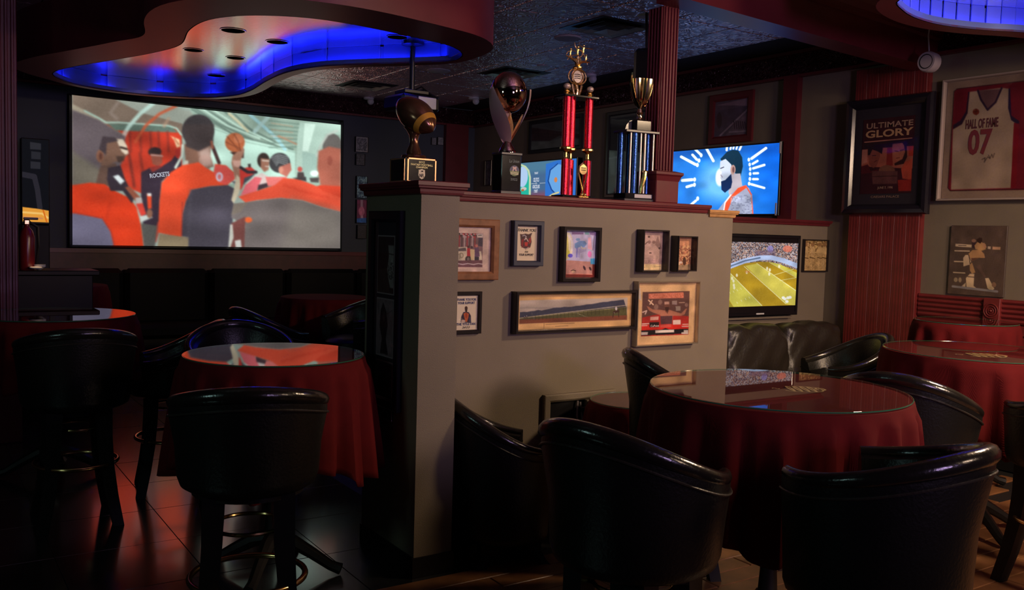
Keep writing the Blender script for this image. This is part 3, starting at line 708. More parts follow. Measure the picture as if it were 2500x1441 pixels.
a.poly([(600,780),(840,780),(830,945),(610,945)], (82,52,58)); a.poly([(690,500),(780,500),(790,560),(770,680),(745,740),(700,690),(680,560)], (110,70,58)); a.poly([(685,490),(780,490),(780,545),(685,545)], (190,150,135)); a.poly([(690,600),(775,600),(770,650),(740,700),(700,660)], (60,34,32))
a.line([(370,450),(460,540)], 26, (222,190,160)); a.line([(440,455),(395,530)], 22, (222,190,160)); a.ell(600,495,42,52,(130,100,90)); a.ell(520,590,44,56,(128,100,90)); a.poly([(835,480),(935,475),(930,560),(835,550)], (150,130,125)); a.line([(980,520),(1080,520)], 16, (185,155,135)); a.poly([(905,590),(1000,590),(1000,680),(910,685)], (150,135,125)); a.ell(1120,570,34,40,(135,105,95))
a.poly([(400,790),(570,785),(560,855),(398,860)], (215,165,150)); a.poly([(385,900),(575,900),(570,1000),(385,1000)], (28,18,22)); a.poly([(850,870),(1000,865),(1000,960),(850,960)], (222,200,190)); a.line([(240,930),(370,925)], 18, (220,200,195)); a.line([(235,965),(340,962)], 14, (220,200,195)); a.line([(250,690),(330,660),(300,730)], 20, (215,190,180)); a.line([(1040,960),(1145,960)], 16, (225,190,180)); a.line([(1030,1000),(1145,1000)], 22, (220,180,170)); a.poly([(600,955),(820,950),(815,1010),(600,1015)], (200,80,70)); a.poly([(120,180),(200,190),(220,450),(150,380)], (190,195,205), .7)
a.noise(8).build('poster', w_, h_, M_PRINT, t, -.02)
M_INKC = mat('pale_red_ink', (.45,.16,.10), .6); M_INKW = mat('pale_ink', (.72,.66,.6), .6)
text(t, 'MICHAEL ASWELL', M_INK, w_*.0, -h_*.345, h_*.035, -.0215, w_*.30, bold=.01)
text(t, 'CoPoint', M_INKW, -w_*.18, -h_*.205, h_*.035, -.0215, w_*.14, bold=.01)
# football television, seg 2 wall
def tv(name, label, plane, quad, depth, bz, m=M_BLKG):
    t, W, Hh = hang(name, label, 'television', plane, quad, depth)
    MB().box((0,-depth/2,0), (W,depth-.004,Hh), .008).build('housing', m, t)
    border(t, W, Hh, bz, depth+.006, m, 'bezel', [(0,-.004),(0,-depth),(.2,-depth-.006),(.8,-depth-.006),(1,-depth-.002)])
    return t, W, Hh
T, W, Hh = tv('television', 'black television on the booth wall showing a football game', ('y',5.35), [(1762,569),(1953,576),(1948,766),(1755,778)], .09, .03)
a = Art([(145,225),(838,232),(810,825),(118,852)], 180, 150, (120,120,125), 1.0)
a.speck((118,220,840,480), [(150,120,110),(70,60,66),(205,180,170),(100,80,90),(180,175,190),(60,45,55),(210,150,120)], 2, .8)
a.ell(735,285,45,32,(230,120,95), .8); a.ell(570,290,30,34,(150,140,215), .7); a.poly([(420,310),(620,300),(620,370),(430,370)], (110,85,110), .5)
a.line([(118,500),(200,455),(330,405),(470,375),(580,372),(700,400),(838,450)], 46, (175,190,225)); a.line([(118,500),(200,455),(330,405),(470,375)], 14, (90,110,140))
a.poly([(118,520),(200,480),(330,430),(470,412),(580,415),(700,450),(838,490),(810,840),(118,860)], (176,140,30))
a.poly([(118,530),(170,505),(490,835),(220,850),(125,700)], (200,190,78)); a.poly([(118,720),(215,850),(118,850)], (150,135,40))
a.poly([(330,455),(440,430),(820,680),(810,830),(715,815)], (205,190,80)); a.poly([(560,415),(660,432),(838,520),(830,560)], (205,195,80)); a.line([(320,460),(720,812)], 5, (230,225,170)); a.line([(440,428),(815,685)], 5, (230,225,170)); a.line([(165,505),(490,832)], 6, (230,225,170))
a.line([(560,418),(825,562)], 4, (225,220,165)); a.line([(600,540),(790,480)], 4, (225,220,160)); a.line([(660,590),(820,560)], 4, (220,215,150))
for x, y in ((205,575),(218,600),(222,640),(225,665),(540,475),(565,490),(560,530),(655,455),(250,545),(345,515)): a.ell(x, y, 10, 16, (238,232,205), .85)
for x, y in ((710,765),(730,790),(740,755),(695,755),(760,750)): a.ell(x, y, 16, 14, (240,238,225))
for x, y in ((180,705),(215,695),(250,680),(285,665),(250,800),(290,780),(330,765),(365,750)): a.line([(x,y),(x+8,y+14)], 4, (235,232,180))
a.ell(350,510,26,12,(190,120,60), .6); a.noise(7).build('screen', W*.92, Hh*.78, attr_mat('tv_screen', 1.0, .3), T, -.0975, 0, .012*Hh)
plate(T, W*.10, .012, -.10, M_WHITE, 'logo_strip', 0, -Hh/2+.02); 
MB().sphere((-W/2+.03,-.098,-Hh/2+.05), .006, 6).build('standby_light', mat('green_light', (0,0,0), emit=(.4,.8,.1), estr=1.5), T)
MB().box((0,-.03,-Hh/2-.02), (W*.95,.05,.018)).build('wall_ledge', M_WALL, T)
# framed team photo
t, w_, h_ = wall_frame('small dark framed sepia team photo right of the football television', [(1965,584),(2026,586),(2021,665),(1963,663)], .012, M_BLKFRAME, .03, plane=('y',5.35))
a = Art([(915,190),(1135,195),(1120,490),(905,490)], 60, 80, (190,160,105)); a.speck((900,190,1140,320), [(215,185,125),(95,70,40),(150,120,75)], 3, .8)
for x in (930,995,1065,1110): a.ell(x,300,24,60,(205,175,120)); a.ell(x,230,17,22,(150,115,75)); a.line([(x-10,370),(x-12,480)], 20, (212,182,128)); a.line([(x+12,370),(x+14,480)], 18, (200,168,112)); a.line([(x-24,360),(x+22,372)], 9, (70,50,28))
a.speck((900,320,1140,490), [(205,175,120),(120,92,55)], 2, .3); a.noise(10).build('photo', w_, h_, M_PRINT, t, -.012)
# blue television above the partition
T, W, Hh = tv('television', 'bright blue television showing a bearded basketball player in profile', ('x',7.0), [(1634,366),(1908,347),(1902,534),(1630,520)], .09, .016, M_BLK)
a = Art([(150,765),(1095,690),(1060,1340),(150,1250)], 230, 150, (12,95,200), 1.0)
a.ell(560,1000,520,420,(40,130,225), .8, soft=300); a.ell(1000,900,160,260,(0,90,225), .5, soft=200); a.ell(560,1010,170,170,(110,185,245), .9, soft=120); a.poly([(150,740),(1100,680),(1100,790),(150,820)], (10,60,150), .45, soft=60)
a.ell(548,985,38,72,(255,255,255), soft=14)
for p0, p1, wd in (((235,805),(345,870),22),((320,790),(355,830),20),((340,745),(385,790),20),((430,740),(488,845),22),((250,995),(322,993),24),((285,1048),(325,1038),22),((275,1230),(355,1165),20),
                   ((820,832),(955,740),24),((830,880),(875,855),20),((835,920),(940,893),22),((840,965),(880,965),20),((835,1015),(878,1018),20),((820,1060),(940,1100),20),
                   ((598,755),(600,725),18),((630,745),(635,722),16),((655,742),(660,720),16),((682,745),(690,718),16),((710,752),(725,718),18)): a.line([p0,p1], wd, (240,255,255))
for x, y in ((360,875),(372,838),(388,795),(342,993),(342,1035),(370,1148),(795,842),(803,885),(808,925),(808,968),(806,1012),(800,1053)): a.ell(x, y, 11, 17, (240,255,255))
a.poly([(545,830),(600,770),(650,752),(700,760),(735,820),(742,900),(720,1000),(690,980),(640,900),(600,850),(560,850)], (14,48,70))
a.poly([(545,850),(590,830),(640,880),(650,960),(640,1050),(570,1050),(550,990),(560,940),(542,930)], (205,215,235)); a.poly([(635,960),(720,960),(740,1080),(640,1180),(620,1120)], (185,175,185)); a.ell(655,925,22,42,(190,150,140)); a.ell(658,925,10,26,(120,80,80))
a.poly([(555,1020),(590,1010),(640,960),(650,1030),(640,1080),(590,1118),(560,1090)], (12,40,85)); a.line([(550,910),(575,900)], 8, (60,60,80)); a.line([(552,965),(566,985)], 8, (170,160,180))
a.poly([(530,1260),(580,1200),(640,1130),(735,1065),(800,1090),(830,1180),(838,1330),(530,1300)], (160,165,190)); a.poly([(585,1260),(600,1190),(700,1085),(760,1065),(780,1085),(660,1160),(620,1260),(600,1300)], (235,85,50)); a.line([(770,1070),(820,1150),(835,1320)], 12, (225,90,70)); a.line([(580,1280),(592,1200),(640,1140)], 10, (245,235,235))
a.speck((640,1150,830,1330), [(150,155,180),(110,115,140),(170,178,200)], 3, .5)
a.noise(3).build('screen', W-.032, Hh-.032, attr_mat('tv_screen_blue', 1.25, .3), T, -.0985)
MB().box((W/2-.012,-.099,Hh/2-.06), (.02,.006,.11), .002).build('clip', M_WHITE, T); MB().box((W/2-.03,-.099,-Hh/2+.06), (.02,.006,.12), .002).build('clip', M_WHITE, T)
# game listing television behind the trophies
T, W, Hh = tv('television', 'television behind the trophies showing blue round logos and game time lettering', ('x',7.0), [(1262,396),(1409,385),(1409,505),(1262,500)], .08, .014, M_BLK)
a = Art([(900,535),(2200,440),(2200,1530),(900,1450)], 150, 110, (75,110,150), .9)
a.poly([(900,500),(2200,400),(2200,700),(900,760)], (85,135,160), .8, soft=120); a.poly([(1200,1200),(1560,1200),(1560,1600),(1200,1600)], (150,75,95), .8, soft=120)
a.poly([(900,560),(1000,560),(1110,640),(1170,800),(1190,1000),(1190,1320),(900,1400)], (40,190,165)); a.ell(1010,830,110,230,(185,215,250)); a.line([(980,570),(1060,610),(1130,700),(1165,850),(1172,1300)], 40, (205,225,180)); a.ell(1040,1100,60,40,(205,205,200)); a.ell(1020,1130,30,24,(190,110,60))
a.poly([(1500,560),(1760,480),(2200,440),(2200,1530),(1500,1400)], (50,120,215)); a.ell(1780,900,220,330,(110,175,240)); a.line([(1760,560),(1600,700),(1560,950),(1640,1150),(1700,1220)], 26, (20,70,150)); a.ell(1730,930,36,60,(225,140,80)); a.line([(1580,1320),(1680,1260),(1800,1230)], 40, (220,210,150))
a.line([(1205,995),(1320,993)], 8, (235,240,245)); a.line([(1380,993),(1495,990)], 8, (235,240,245))
a.build('screen', W-.03, Hh-.03, attr_mat('tv_screen', 1.0, .3), T, -.0885)
M_LIT = mat('lit_letters', (.05,.05,.05), emit=(.85,.9,1.0), estr=.85)
uu = lambda x: (x-900)/1300*(W-.03)-(W-.03)/2
vv = lambda x, y: (Hh-.03)/2-((y-(535-(x-900)*.073))/1000)*(Hh-.03)
text(T, 'TONIGHT', M_LIT, uu(1348), vv(1348,765), .028, -.090, .085, bold=.02); text(T, 'CELTICS', M_LIT, uu(1350), vv(1350,920), .052, -.090, .13, bold=.02)
text(T, 'vs', M_LIT, uu(1350), vv(1350,995), .016, -.090, .02); text(T, 'GRIZZLIES', M_LIT, uu(1352), vv(1352,1080), .046, -.090, .165, bold=.02); text(T, '7:30ET', M_LIT, uu(1350), vv(1350,1185), .04, -.090, .09, bold=.02)
# pictures high on the right wall
t, w_, h_ = wall_frame('black framed landscape photo high behind the red trophy', [(1289,300),(1420,273),(1420,358),(1290,381)], .05, mat('dark_frame', (.02,.02,.024), .3), .03, plane=('x',7.0))
a = Art([(105,360),(700,240),(700,640),(100,740)], 90, 60, (95,100,100)); a.poly([(105,400),(480,450),(700,480),(700,540),(450,510),(330,590),(105,600)], (72,52,58)); a.poly([(100,610),(330,600),(480,540),(700,560),(700,640),(100,740)], (120,132,125)); a.line([(110,480),(470,500)], 6, (50,36,42)); a.line([(180,410),(200,590)], 6, (50,36,42)); a.line([(300,430),(320,590)], 6, (50,36,42))
a.noise(5).build('photo', w_, h_, M_PRINT, t, -.012)
t, w_, h_ = wall_frame('square burgundy framed black and white harbour photo above the blue television', [(1731,231),(1838,221),(1834,346),(1728,352)], .075, M_RED, .03, plane=('x',7.0))
a = Art([(505,290),(812,275),(800,615),(490,635)], 90, 90, (88,78,98)); a.poly([(510,320),(812,275),(808,350),(690,335)], (140,118,135)); a.poly([(500,375),(808,350),(800,480),(640,560),(500,630)], (74,66,88)); a.line([(805,385),(700,480),(550,620)], 16, (150,135,150)); a.poly([(805,400),(690,500),(600,620),(800,615)], (105,90,105)); a.ell(540,470,26,80,(42,36,52)); 
for k in range(6): a.line([(680+k*20,480+k*4),(690+k*20,560)], 9, (50,42,58))
a.line([(640,590),(800,585)], 14, (150,135,148)); a.noise(7).build('photo', w_, h_, M_PRINT, t, -.012)
t, w_, h_ = wall_frame('tall dark glass framed picture behind the blue trophy', [(1478,278),(1584,257),(1584,484),(1478,480)], .05, mat('dark_frame'), .03, plane=('x',7.0))
a = Art([(1150,250),(1610,150),(1610,1500),(1120,1350)], 60, 100, (34,40,52)); a.poly([(1120,830),(1240,800),(1250,1330),(1120,1350)], (82,92,100)); a.line([(1125,825),(1220,825)], 24, (120,140,150)); a.ell(1180,1170,60,90,(120,118,98), .7, soft=60); a.poly([(1150,260),(1600,170),(1600,300),(1150,400)], (48,54,66))  # paler shapes are glass reflections painted into the print
a.build('photo', w_, h_, M_PRINT, t, -.012)
# fight poster on the red pilaster
t, W, Hh = hang('framed_poster', 'large black framed ULTIMATE GLORY boxing poster on the red boarded pilaster', 'poster', ('x',6.93), [(2066,242),(2277,226),(2257,523),(2048,523)], .06)
border(t, W, Hh, .085, .06, mat('lacquer_frame', (.012,.010,.016), .16), prof=[(0,0),(0,-.03),(.15,-.055),(.5,-.06),(.8,-.045),(1,-.02)])
plate(t, W-.12, Hh-.12, -.012, mat('dark_mat', (.018,.013,.022), .7), 'mat_board')
a = Art([(195,185),(955,140),(885,1250),(125,1250)], 110, 150, (52,22,30), 1.1)
k = lambda x, y: (x, y)
a.poly([(160,610),(240,605),(470,590),(620,590),(830,575),(925,580),(905,900),(150,850)], (150,82,66)); a.poly([(540,590),(610,590),(620,850),(520,850)], (120,38,36)); a.poly([(170,610),(245,610),(240,790),(155,830)], (165,105,90)); a.poly([(850,580),(925,580),(915,720),(850,720)], (150,50,40))
a.poly([(190,520),(925,470),(925,575),(185,600)], (40,24,30)); a.line([(205,502),(900,465)], 12, (190,130,110))
a.poly([(150,850),(250,820),(290,920),(400,900),(350,1100),(130,1240)], (80,26,34)); a.poly([(130,960),(350,940),(380,1250),(125,1250)], (52,22,30))
a.poly([(250,690),(300,600),(440,600),(430,720),(380,850),(330,880),(270,820)], (125,66,56)); a.poly([(250,690),(255,570),(330,530),(430,540),(475,600),(460,680),(400,640),(320,610),(280,690)], (34,20,24)); a.line([(320,700),(370,695)], 10, (50,22,24)); a.line([(345,790),(385,770)], 10, (80,34,34))
a.poly([(610,600),(620,540),(760,530),(800,580),(800,680),(740,780),(680,790),(630,700)], (150,88,70)); a.poly([(780,540),(825,580),(830,730),(780,830),(650,850),(640,820),(760,760),(800,660)], (46,24,26)); a.line([(650,640),(700,650)], 12, (70,30,28)); a.line([(730,640),(780,625)], 12, (70,30,28)); a.line([(670,745),(720,740)], 10, (90,34,34))
a.poly([(740,900),(800,800),(905,760),(890,1060),(760,1040)], (165,68,50)); a.poly([(690,1060),(890,1050),(885,1220),(700,1220)], (135,36,32)); a.ell(530,920,120,80,(110,70,56)); a.poly([(310,920),(690,930),(680,1110),(320,1110)], (88,52,52)); a.line([(320,1000),(690,1000)], 10, (50,26,28)); a.noise(7)
pw, ph = W*.60, Hh*.645
a.build('poster', pw, ph, M_PRINT, t, -.016, .0, .0)
M_PALE = mat('pale_gold_ink', (.34,.21,.15), .5)
text(t, 'ULTIMATE', M_PALE, .01, ph*.41, ph*.075, -.018, pw*.90, bold=.02); text(t, 'GLORY', mat('gold_ink', (.45,.26,.14), .5), .01, ph*.30, ph*.10, -.018, pw*.92, bold=.03)
text(t, 'JUNE 7, 1996', M_PALE, .0, -ph*.425, ph*.04, -.018, pw*.30, bold=.02); text(t, 'CAESARS PALACE', M_PALE, .0, -ph*.54, ph*.03, -.0145, pw*.55)
glass(t, W-.16, Hh-.16, -.025)
# framed jersey
t, W, Hh = hang('framed_jersey', 'large pale framed HALL OF FAME 07 basketball jersey on red cloth', 'jersey', ('x',7.0), [(2300,196),(2610,155),(2610,487),(2285,489)], .06)
border(t, W, Hh, .018, .06, mat('pale_frame', (.34,.27,.23), .5))
plate(t, W-.03, Hh-.03, -.012, mat('grey_mat', (.36,.29,.24), .7), 'mat_board')
a = Art([(760,170),(1520,70),(1520,800),(735,805)], 170, 170, (150,128,110), .8)
a.poly([(800,215),(815,200),(1480,120),(1490,760),(790,762),(775,745)], (120,26,42)); a.line([(797,215),(775,745),(790,762),(1490,752)], 4, (40,24,26)); a.line([(797,215),(815,200),(1480,120)], 4, (60,34,36))
a.poly([(890,215),(945,208),(1080,190),(1135,195),(1132,300),(1150,355),(1201,380),(1170,380),(1168,748),(795,755),(797,418),(850,390),(882,330)], (172,150,128))
a.poly([(890,215),(882,330),(850,390),(797,418),(797,395),(840,370),(872,320),(882,215)], (48,30,52)); a.poly([(1135,190),(1150,340),(1201,370),(1201,395),(1150,365),(1128,300),(1125,195)], (38,30,62))
a.poly([(938,208),(955,240),(1000,312),(1050,270),(1085,195)], (110,78,82)); a.line([(940,208),(960,255),(1003,310),(1050,268),(1083,192)], 12, (52,34,58)); a.ell(933,322,20,17,(120,50,36)); a.line([(920,322),(945,318)], 3, (60,24,20)); a.line([(933,306),(935,338)], 3, (60,24,20)); a.poly([(1168,380),(1201,385),(1201,748),(1168,748)], (130,22,36))
a.line([(980,585),(1000,575),(995,600),(1015,570),(1030,580),(1020,560)], 4, (60,45,45)); a.line([(1030,578),(1040,555),(1048,575),(1056,550)], 4, (60,45,45)); a.noise(5)
a.build('jersey', W-.04, Hh-.04, M_PRINT, t, -.016)
ju = lambda x: ((x-750)/770-.5)*(W-.04)
jz = lambda x, y: .5*(Hh-.04)-((y-(170-(x-760)*.13))/(635+(x-760)*.125))*(Hh-.04)
M_MAR = mat('maroon_print', (.16,.02,.03), .7)
text(t, 'HALL OF FAME', mat('dark_maroon_print', (.09,.02,.03), .7), ju(995), jz(995,388), .075, -.019, ju(1100)-ju(890), bold=.03)
text(t, '07', M_MAR, ju(990), jz(990,492), .20, -.019, ju(1070)-ju(915), bold=.03)
glass(t, W-.04, Hh-.04, -.04)
# boxing photograph (unframed board)
t, W, Hh = hang('boxing_photo', 'dark unframed boxing photo board on the wall under the framed jersey', 'picture', ('x',7.0), [(2321,551),(2462,551),(2447,724),(2314,720)], .02)
MB().box((0,-.01,0), (W,.018,Hh), .002).build('board', mat('photo_board', (.07,.05,.04), .5), t)
a = Art([(120,10),(1250,10),(1190,1400),(65,1370)], 130, 160, (96,78,68), .85)
a.poly([(210,370),(545,385),(540,440),(210,425)], (220,195,160)); a.line([(275,402),(430,405)], 14, (80,66,60))
for p0, p1 in (((200,512),(500,512)),((195,725),(380,725)),((180,945),(415,950))): a.line([p0,p1], 22, (225,200,165))
a.poly([(540,300),(620,270),(640,330),(600,460),(560,440)], (72,50,58)); a.ell(585,305,46,34,(165,125,105)); a.poly([(600,400),(680,310),(720,320),(830,370),(830,470),(750,500),(620,470)], (200,155,105)); a.poly([(640,280),(700,240),(750,250),(755,310),(720,360),(660,330)], (60,40,34)); a.poly([(770,360),(800,340),(850,430),(790,460)], (200,150,115))
a.poly([(480,570),(560,490),(720,480),(800,560),(820,640),(700,640),(560,710),(520,660)], (198,152,104)); a.poly([(540,650),(700,640),(560,710)], (110,75,60)); a.poly([(375,650),(420,590),(480,590),(540,720),(510,780),(385,820)], (228,200,160)); a.line([(490,590),(520,770)], 14, (70,50,44)); a.poly([(510,780),(560,740),(630,930),(560,960),(520,900)], (190,148,100))
a.poly([(640,820),(720,780),(780,900),(840,980),(820,1030),(760,960),(700,880)], (110,86,76)); a.poly([(830,1040),(900,1030),(1020,1240),(960,1290),(880,1230)], (222,196,155)); a.poly([(440,1050),(520,960),(610,960),(600,1200),(700,1270),(460,1270)], (226,198,155)); a.line([(480,1020),(610,1025)], 16, (90,66,62)); a.poly([(350,1220),(440,1140),(430,1230)], (215,190,155)); a.line([(170,1225),(1075,1290)], 44, (150,145,145)); a.ell(230,1090,40,46,(170,150,120)); a.ell(320,1090,32,50,(165,145,115)); a.ell(1010,1160,44,50,(150,115,90))
a.poly([(870,410),(930,415),(925,465),(870,460)], (205,185,160)); a.poly([(965,415),(1125,420),(1120,475),(965,470)], (205,160,125)); a.noise(6).build('photo', W-.004, Hh-.004, M_PRINT, t, -.020)
# tall photo frame on the side face of the post
t = None
P0 = atX(912,520,2.04); P1 = atX(990,515,2.04); Pb = atX(985,1010,2.04)
W = P0.y-P1.y; Hh = P1.z-Pb.z
t = thing('photo_frame', 'tall dark frame of stacked portrait photos on the side of the post', 'picture', (2.04,(P0.y+P1.y)/2,(P1.z+Pb.z)/2), -PI/2)
border(t, W, Hh, .055, .03, mat('lacquer_frame'))
plate(t, W-.08, Hh-.08, -.008, mat('dark_mat'), 'mat_board')
ph = Hh*.285
for k in range(3):
    v = Hh/2-.055-.075-ph/2-k*(ph+.035)
    plate(t, W*.50+.014, ph+.014, -.011, mat('pale_mat', (.30,.22,.24), .6), 'photo_edge', .0, v, .002)
    a = Art([(0,0),(100,0),(100,200),(0,200)], 40, 80, ((62,42,46),(128,106,112),(60,56,80))[k])
    if k == 0: a.poly([(65,30),(100,30),(100,180),(80,180),(60,120),(70,70)], (150,140,140)); a.poly([(0,120),(60,110),(80,200),(0,200)], (75,55,55)); a.line([(70,60),(100,62)], 3, (50,40,44)); a.speck((66,90,100,150), [(150,140,140),(70,60,64)], 2, .7)
    if k == 1: a.poly([(40,10),(60,40),(70,90),(60,140),(75,195),(25,195),(35,140),(20,100),(25,40)], (48,34,40)); a.ell(45,60,10,18,(70,52,56)); a.line([(65,50),(95,35)], 2, (70,50,60))
    if k == 2: a.poly([(10,200),(20,60),(50,30),(80,60),(90,200)], (28,24,34))
    a.noise(6).build('portrait', W*.50, ph, M_PRINT, t, -.0135, 0, v)
glass(t, W-.1, Hh-.1, -.018)
# outlet niche low on the partition wall
t, W, Hh = hang('wall_niche', 'framed open niche with hanging cables low on the partition wall', 'niche', WALLP, [(1328,968),(1500,950),(1500,1180),(1328,1190)], .03)
border(t, W, Hh, .045, .03, M_WALL)
plate(t, W-.08, Hh-.08, -.004, M_BLK, 'niche_back')
MB().box((.02,-.02,Hh/2-.10), (.06,.05,.03), .006).build('plug', M_BLK, t)
mb = MB(); mb.tube([(-.02,-.02,Hh/2-.05),(-.03,-.03,Hh/2-.14),(-.01,-.025,Hh/2-.22)], .006, 5); mb.tube([(.0,-.02,Hh/2-.06),(.01,-.03,Hh/2-.16),(.0,-.02,Hh/2-.24)], .005, 5); mb.build('cables', mat('grey_plastic'), t, smooth=True)
MB().box((.05,-.025,-.02), (.03,.03,Hh*.9)).build('divider', M_WALL, t)
# ------------------------------------------------------------------ projection screen on the back wall
YS = 11.62
Q = [atY(x, y, YS) for x, y in ((176,232),(832,305),(830.5,606.5),(177,598))]
cx = sum(p.x for p in Q)/4; cz = sum(p.z for p in Q)/4
scr = thing('projection_screen', 'huge wall screen showing basketball players in red and black in a huddle', 'screen', (cx,YB,cz))
W = 3.36; Hh = 1.76
MB().box((0,-.025,.0), (W,.05,Hh)).build('backing', mat('screen_border', (.012,.014,.02), .6), scr)
border(scr, W, Hh, .035, .07, M_BLK, 'frame', [(0,0),(0,-.06),(.3,-.07),(1,-.055)])
a = Art([(90,75),(2400,335),(2395,1395),(95,1365)], 330, 184, (150,165,155))
a.poly([(90,40),(520,120),(1060,290),(1060,560),(90,560)], (124,108,94))
a.poly([(90,150),(330,268),(420,320),(300,330),(90,210)], (165,155,135)); a.poly([(440,100),(800,140),(1200,240),(1200,340),(1060,325),(700,230)], (152,160,148))
a.line([(500,140),(430,230),(490,280)], 26, (150,135,125), .7, 20)
a.poly([(400,330),(980,350),(1050,430),(1060,760),(980,720),(760,900),(700,920),(560,860),(500,650),(560,420)], (190,58,38))
a.poly([(400,320),(960,340),(1020,400),(900,395),(560,385),(480,380)], (92,112,100))
for x in (600,690,780,850,930): a.line([(x,395),(x+10,560)], 20, (120,46,38), .7, 18)
a.line([(590,560),(640,860)], 26, (110,44,36), .8, 18); a.line([(690,580),(720,760)], 26, (120,44,36), .7, 18)
a.line([(200,210),(330,275),(390,312),(500,312),(940,342),(1010,365),(1050,420)], 13, (170,205,190))
a.line([(820,140),(690,240),(590,350),(540,440)], 34, (190,222,210), .95, 10); a.line([(560,400),(540,445)], 40, (205,170,160), .8)
a.line([(1010,170),(860,240),(740,340),(650,480)], 24, (205,90,55), .9, 14); a.line([(940,280),(900,345)], 26, (180,150,125), .7, 14)
# right hand room
a.poly([(1100,160),(1500,190),(2400,320),(2400,900),(1300,900),(1300,330),(1180,300)], (150,176,160))
a.poly([(1300,340),(1600,455),(2020,560),(2020,840),(1300,840)], (188,224,208)); a.line([(1330,370),(1420,400),(1600,480),(2020,570)], 8, (150,180,165))
for p in (((1130,170),(1380,330),(1660,460)),((1230,180),(1480,340),(1900,520)),((1380,190),(1560,330),(1850,480)),((1140,200),(1500,420),(2000,545)),((1600,220),(1800,400)),((1460,200),(1700,430))): a.line(list(p), 16, (96,118,108), .8)
for p in (((1200,175),(1440,340),(1720,450)),((1300,190),(1540,350),(1950,540))): a.line(list(p), 12, (190,222,205))
a.line([(1460,240),(1540,310),(1620,390)], 22, (205,200,165), .9); a.line([(1640,250),(1800,390),(1880,470),(1935,545)], 28, (165,215,220), .95); a.line([(1790,270),(1680,390)], 34, (180,215,210), .8)
for k in range(7): a.line([(1800,300+k*38),(2060,330+k*32)], 10, (100,128,116), .75)
for k in range(3): a.line([(1820,320+k*55),(2000,350+k*50)], 7, (190,150,120), .7)
a.poly([(2060,310),(2400,330),(2400,420),(2280,410),(2200,560),(2200,820),(2020,820),(2040,420)], (176,205,190)); a.poly([(2100,320),(2190,330),(2130,560),(2080,560)], (212,240,225)); a.line([(1880,430),(2030,500)], 14, (190,130,100), .7)
a.poly([(2080,560),(2200,590),(2200,830),(2080,800)], (160,190,178))
# left foreground figure
a.poly([(90,200),(330,290),(470,380),(560,430),(560,600),(480,760),(420,860),(90,860)], (98,88,92), 1, 16); a.poly([(90,560),(320,700),(430,760),(420,860),(90,850)], (112,106,92), .9, 40)
a.poly([(400,470),(480,450),(545,460),(575,510),(592,580),(560,610),(530,640),(470,650),(400,690),(340,680),(380,600)], (118,88,72)); a.poly([(480,455),(540,455),(575,510),(590,575),(565,590),(530,560),(510,520)], (215,200,178))
a.line([(520,525),(575,540)], 18, (50,36,32)); a.ell(340,600,34,56,(135,92,72)); a.ell(345,600,14,30,(90,55,45)); a.poly([(480,600),(560,600),(550,640),(500,660)], (66,50,44), .9); a.poly([(360,430),(470,440),(500,470),(400,490),(390,590),(330,540)], (66,56,60)); a.poly([(340,690),(480,660),(500,760),(430,860),(300,840)], (95,72,62))
a.poly([(90,850),(250,828),(380,842),(470,900),(600,960),(660,1040),(700,1200),(725,1400),(90,1400)], (206,58,28)); a.poly([(90,1090),(230,1110),(360,1140),(430,1250),(470,1400),(90,1400)], (104,100,122)); a.line([(100,1085),(360,1135),(440,1250),(470,1400)], 10, (170,50,32)); a.line([(430,1000),(400,1130)], 26, (180,48,26), .5, 26)
# second player, dark ROCKETS shirt, raised fist
a.poly([(700,740),(780,700),(880,690),(960,640),(1010,580),(1050,590),(1050,690),(940,760),(880,820),(860,1000),(860,1200),(830,1250),(720,1200),(700,1000)], (52,42,54)); a.poly([(1000,540),(1045,530),(1050,640),(1000,610)], (170,50,42)); a.poly([(960,430),(1035,460),(1040,520),(1010,530),(990,470)], (225,190,150)); a.line([(990,450),(1025,500)], 12, (170,110,80))
a.ell(820,565,58,40,(48,38,40)); a.poly([(780,580),(885,590),(885,660),(850,690),(800,670)], (140,78,62)); a.line([(790,592),(885,600)], 12, (190,150,140)); a.poly([(770,700),(850,680),(890,690),(800,740)], (140,50,44))
a.poly([(410,700),(520,680),(560,800),(640,960),(620,1010),(540,900),(430,900),(400,800)], (50,42,50)); a.poly([(455,775),(500,760),(555,815),(520,845)], (205,215,215)); a.poly([(560,870),(600,860),(700,960),(660,1000)], (140,80,60)); a.poly([(650,960),(705,955),(715,1010),(660,1020)], (175,170,165)); a.poly([(655,1010),(715,1005),(745,1100),(700,1120)], (200,62,50)); a.poly([(690,1120),(780,1100),(800,1130),(700,1170)], (188,196,190)); a.ell(775,1095,26,40,(130,90,72))
a.poly([(750,925),(790,925),(792,1050),(760,1055)], (215,72,40)); a.poly([(755,920),(790,920),(790,945),(755,945)], (215,215,210)); a.line([(860,1180),(820,1330)], 34, (170,66,52), .9); a.poly([(700,1180),(840,1200),(820,1400),(730,1400)], (84,84,80))
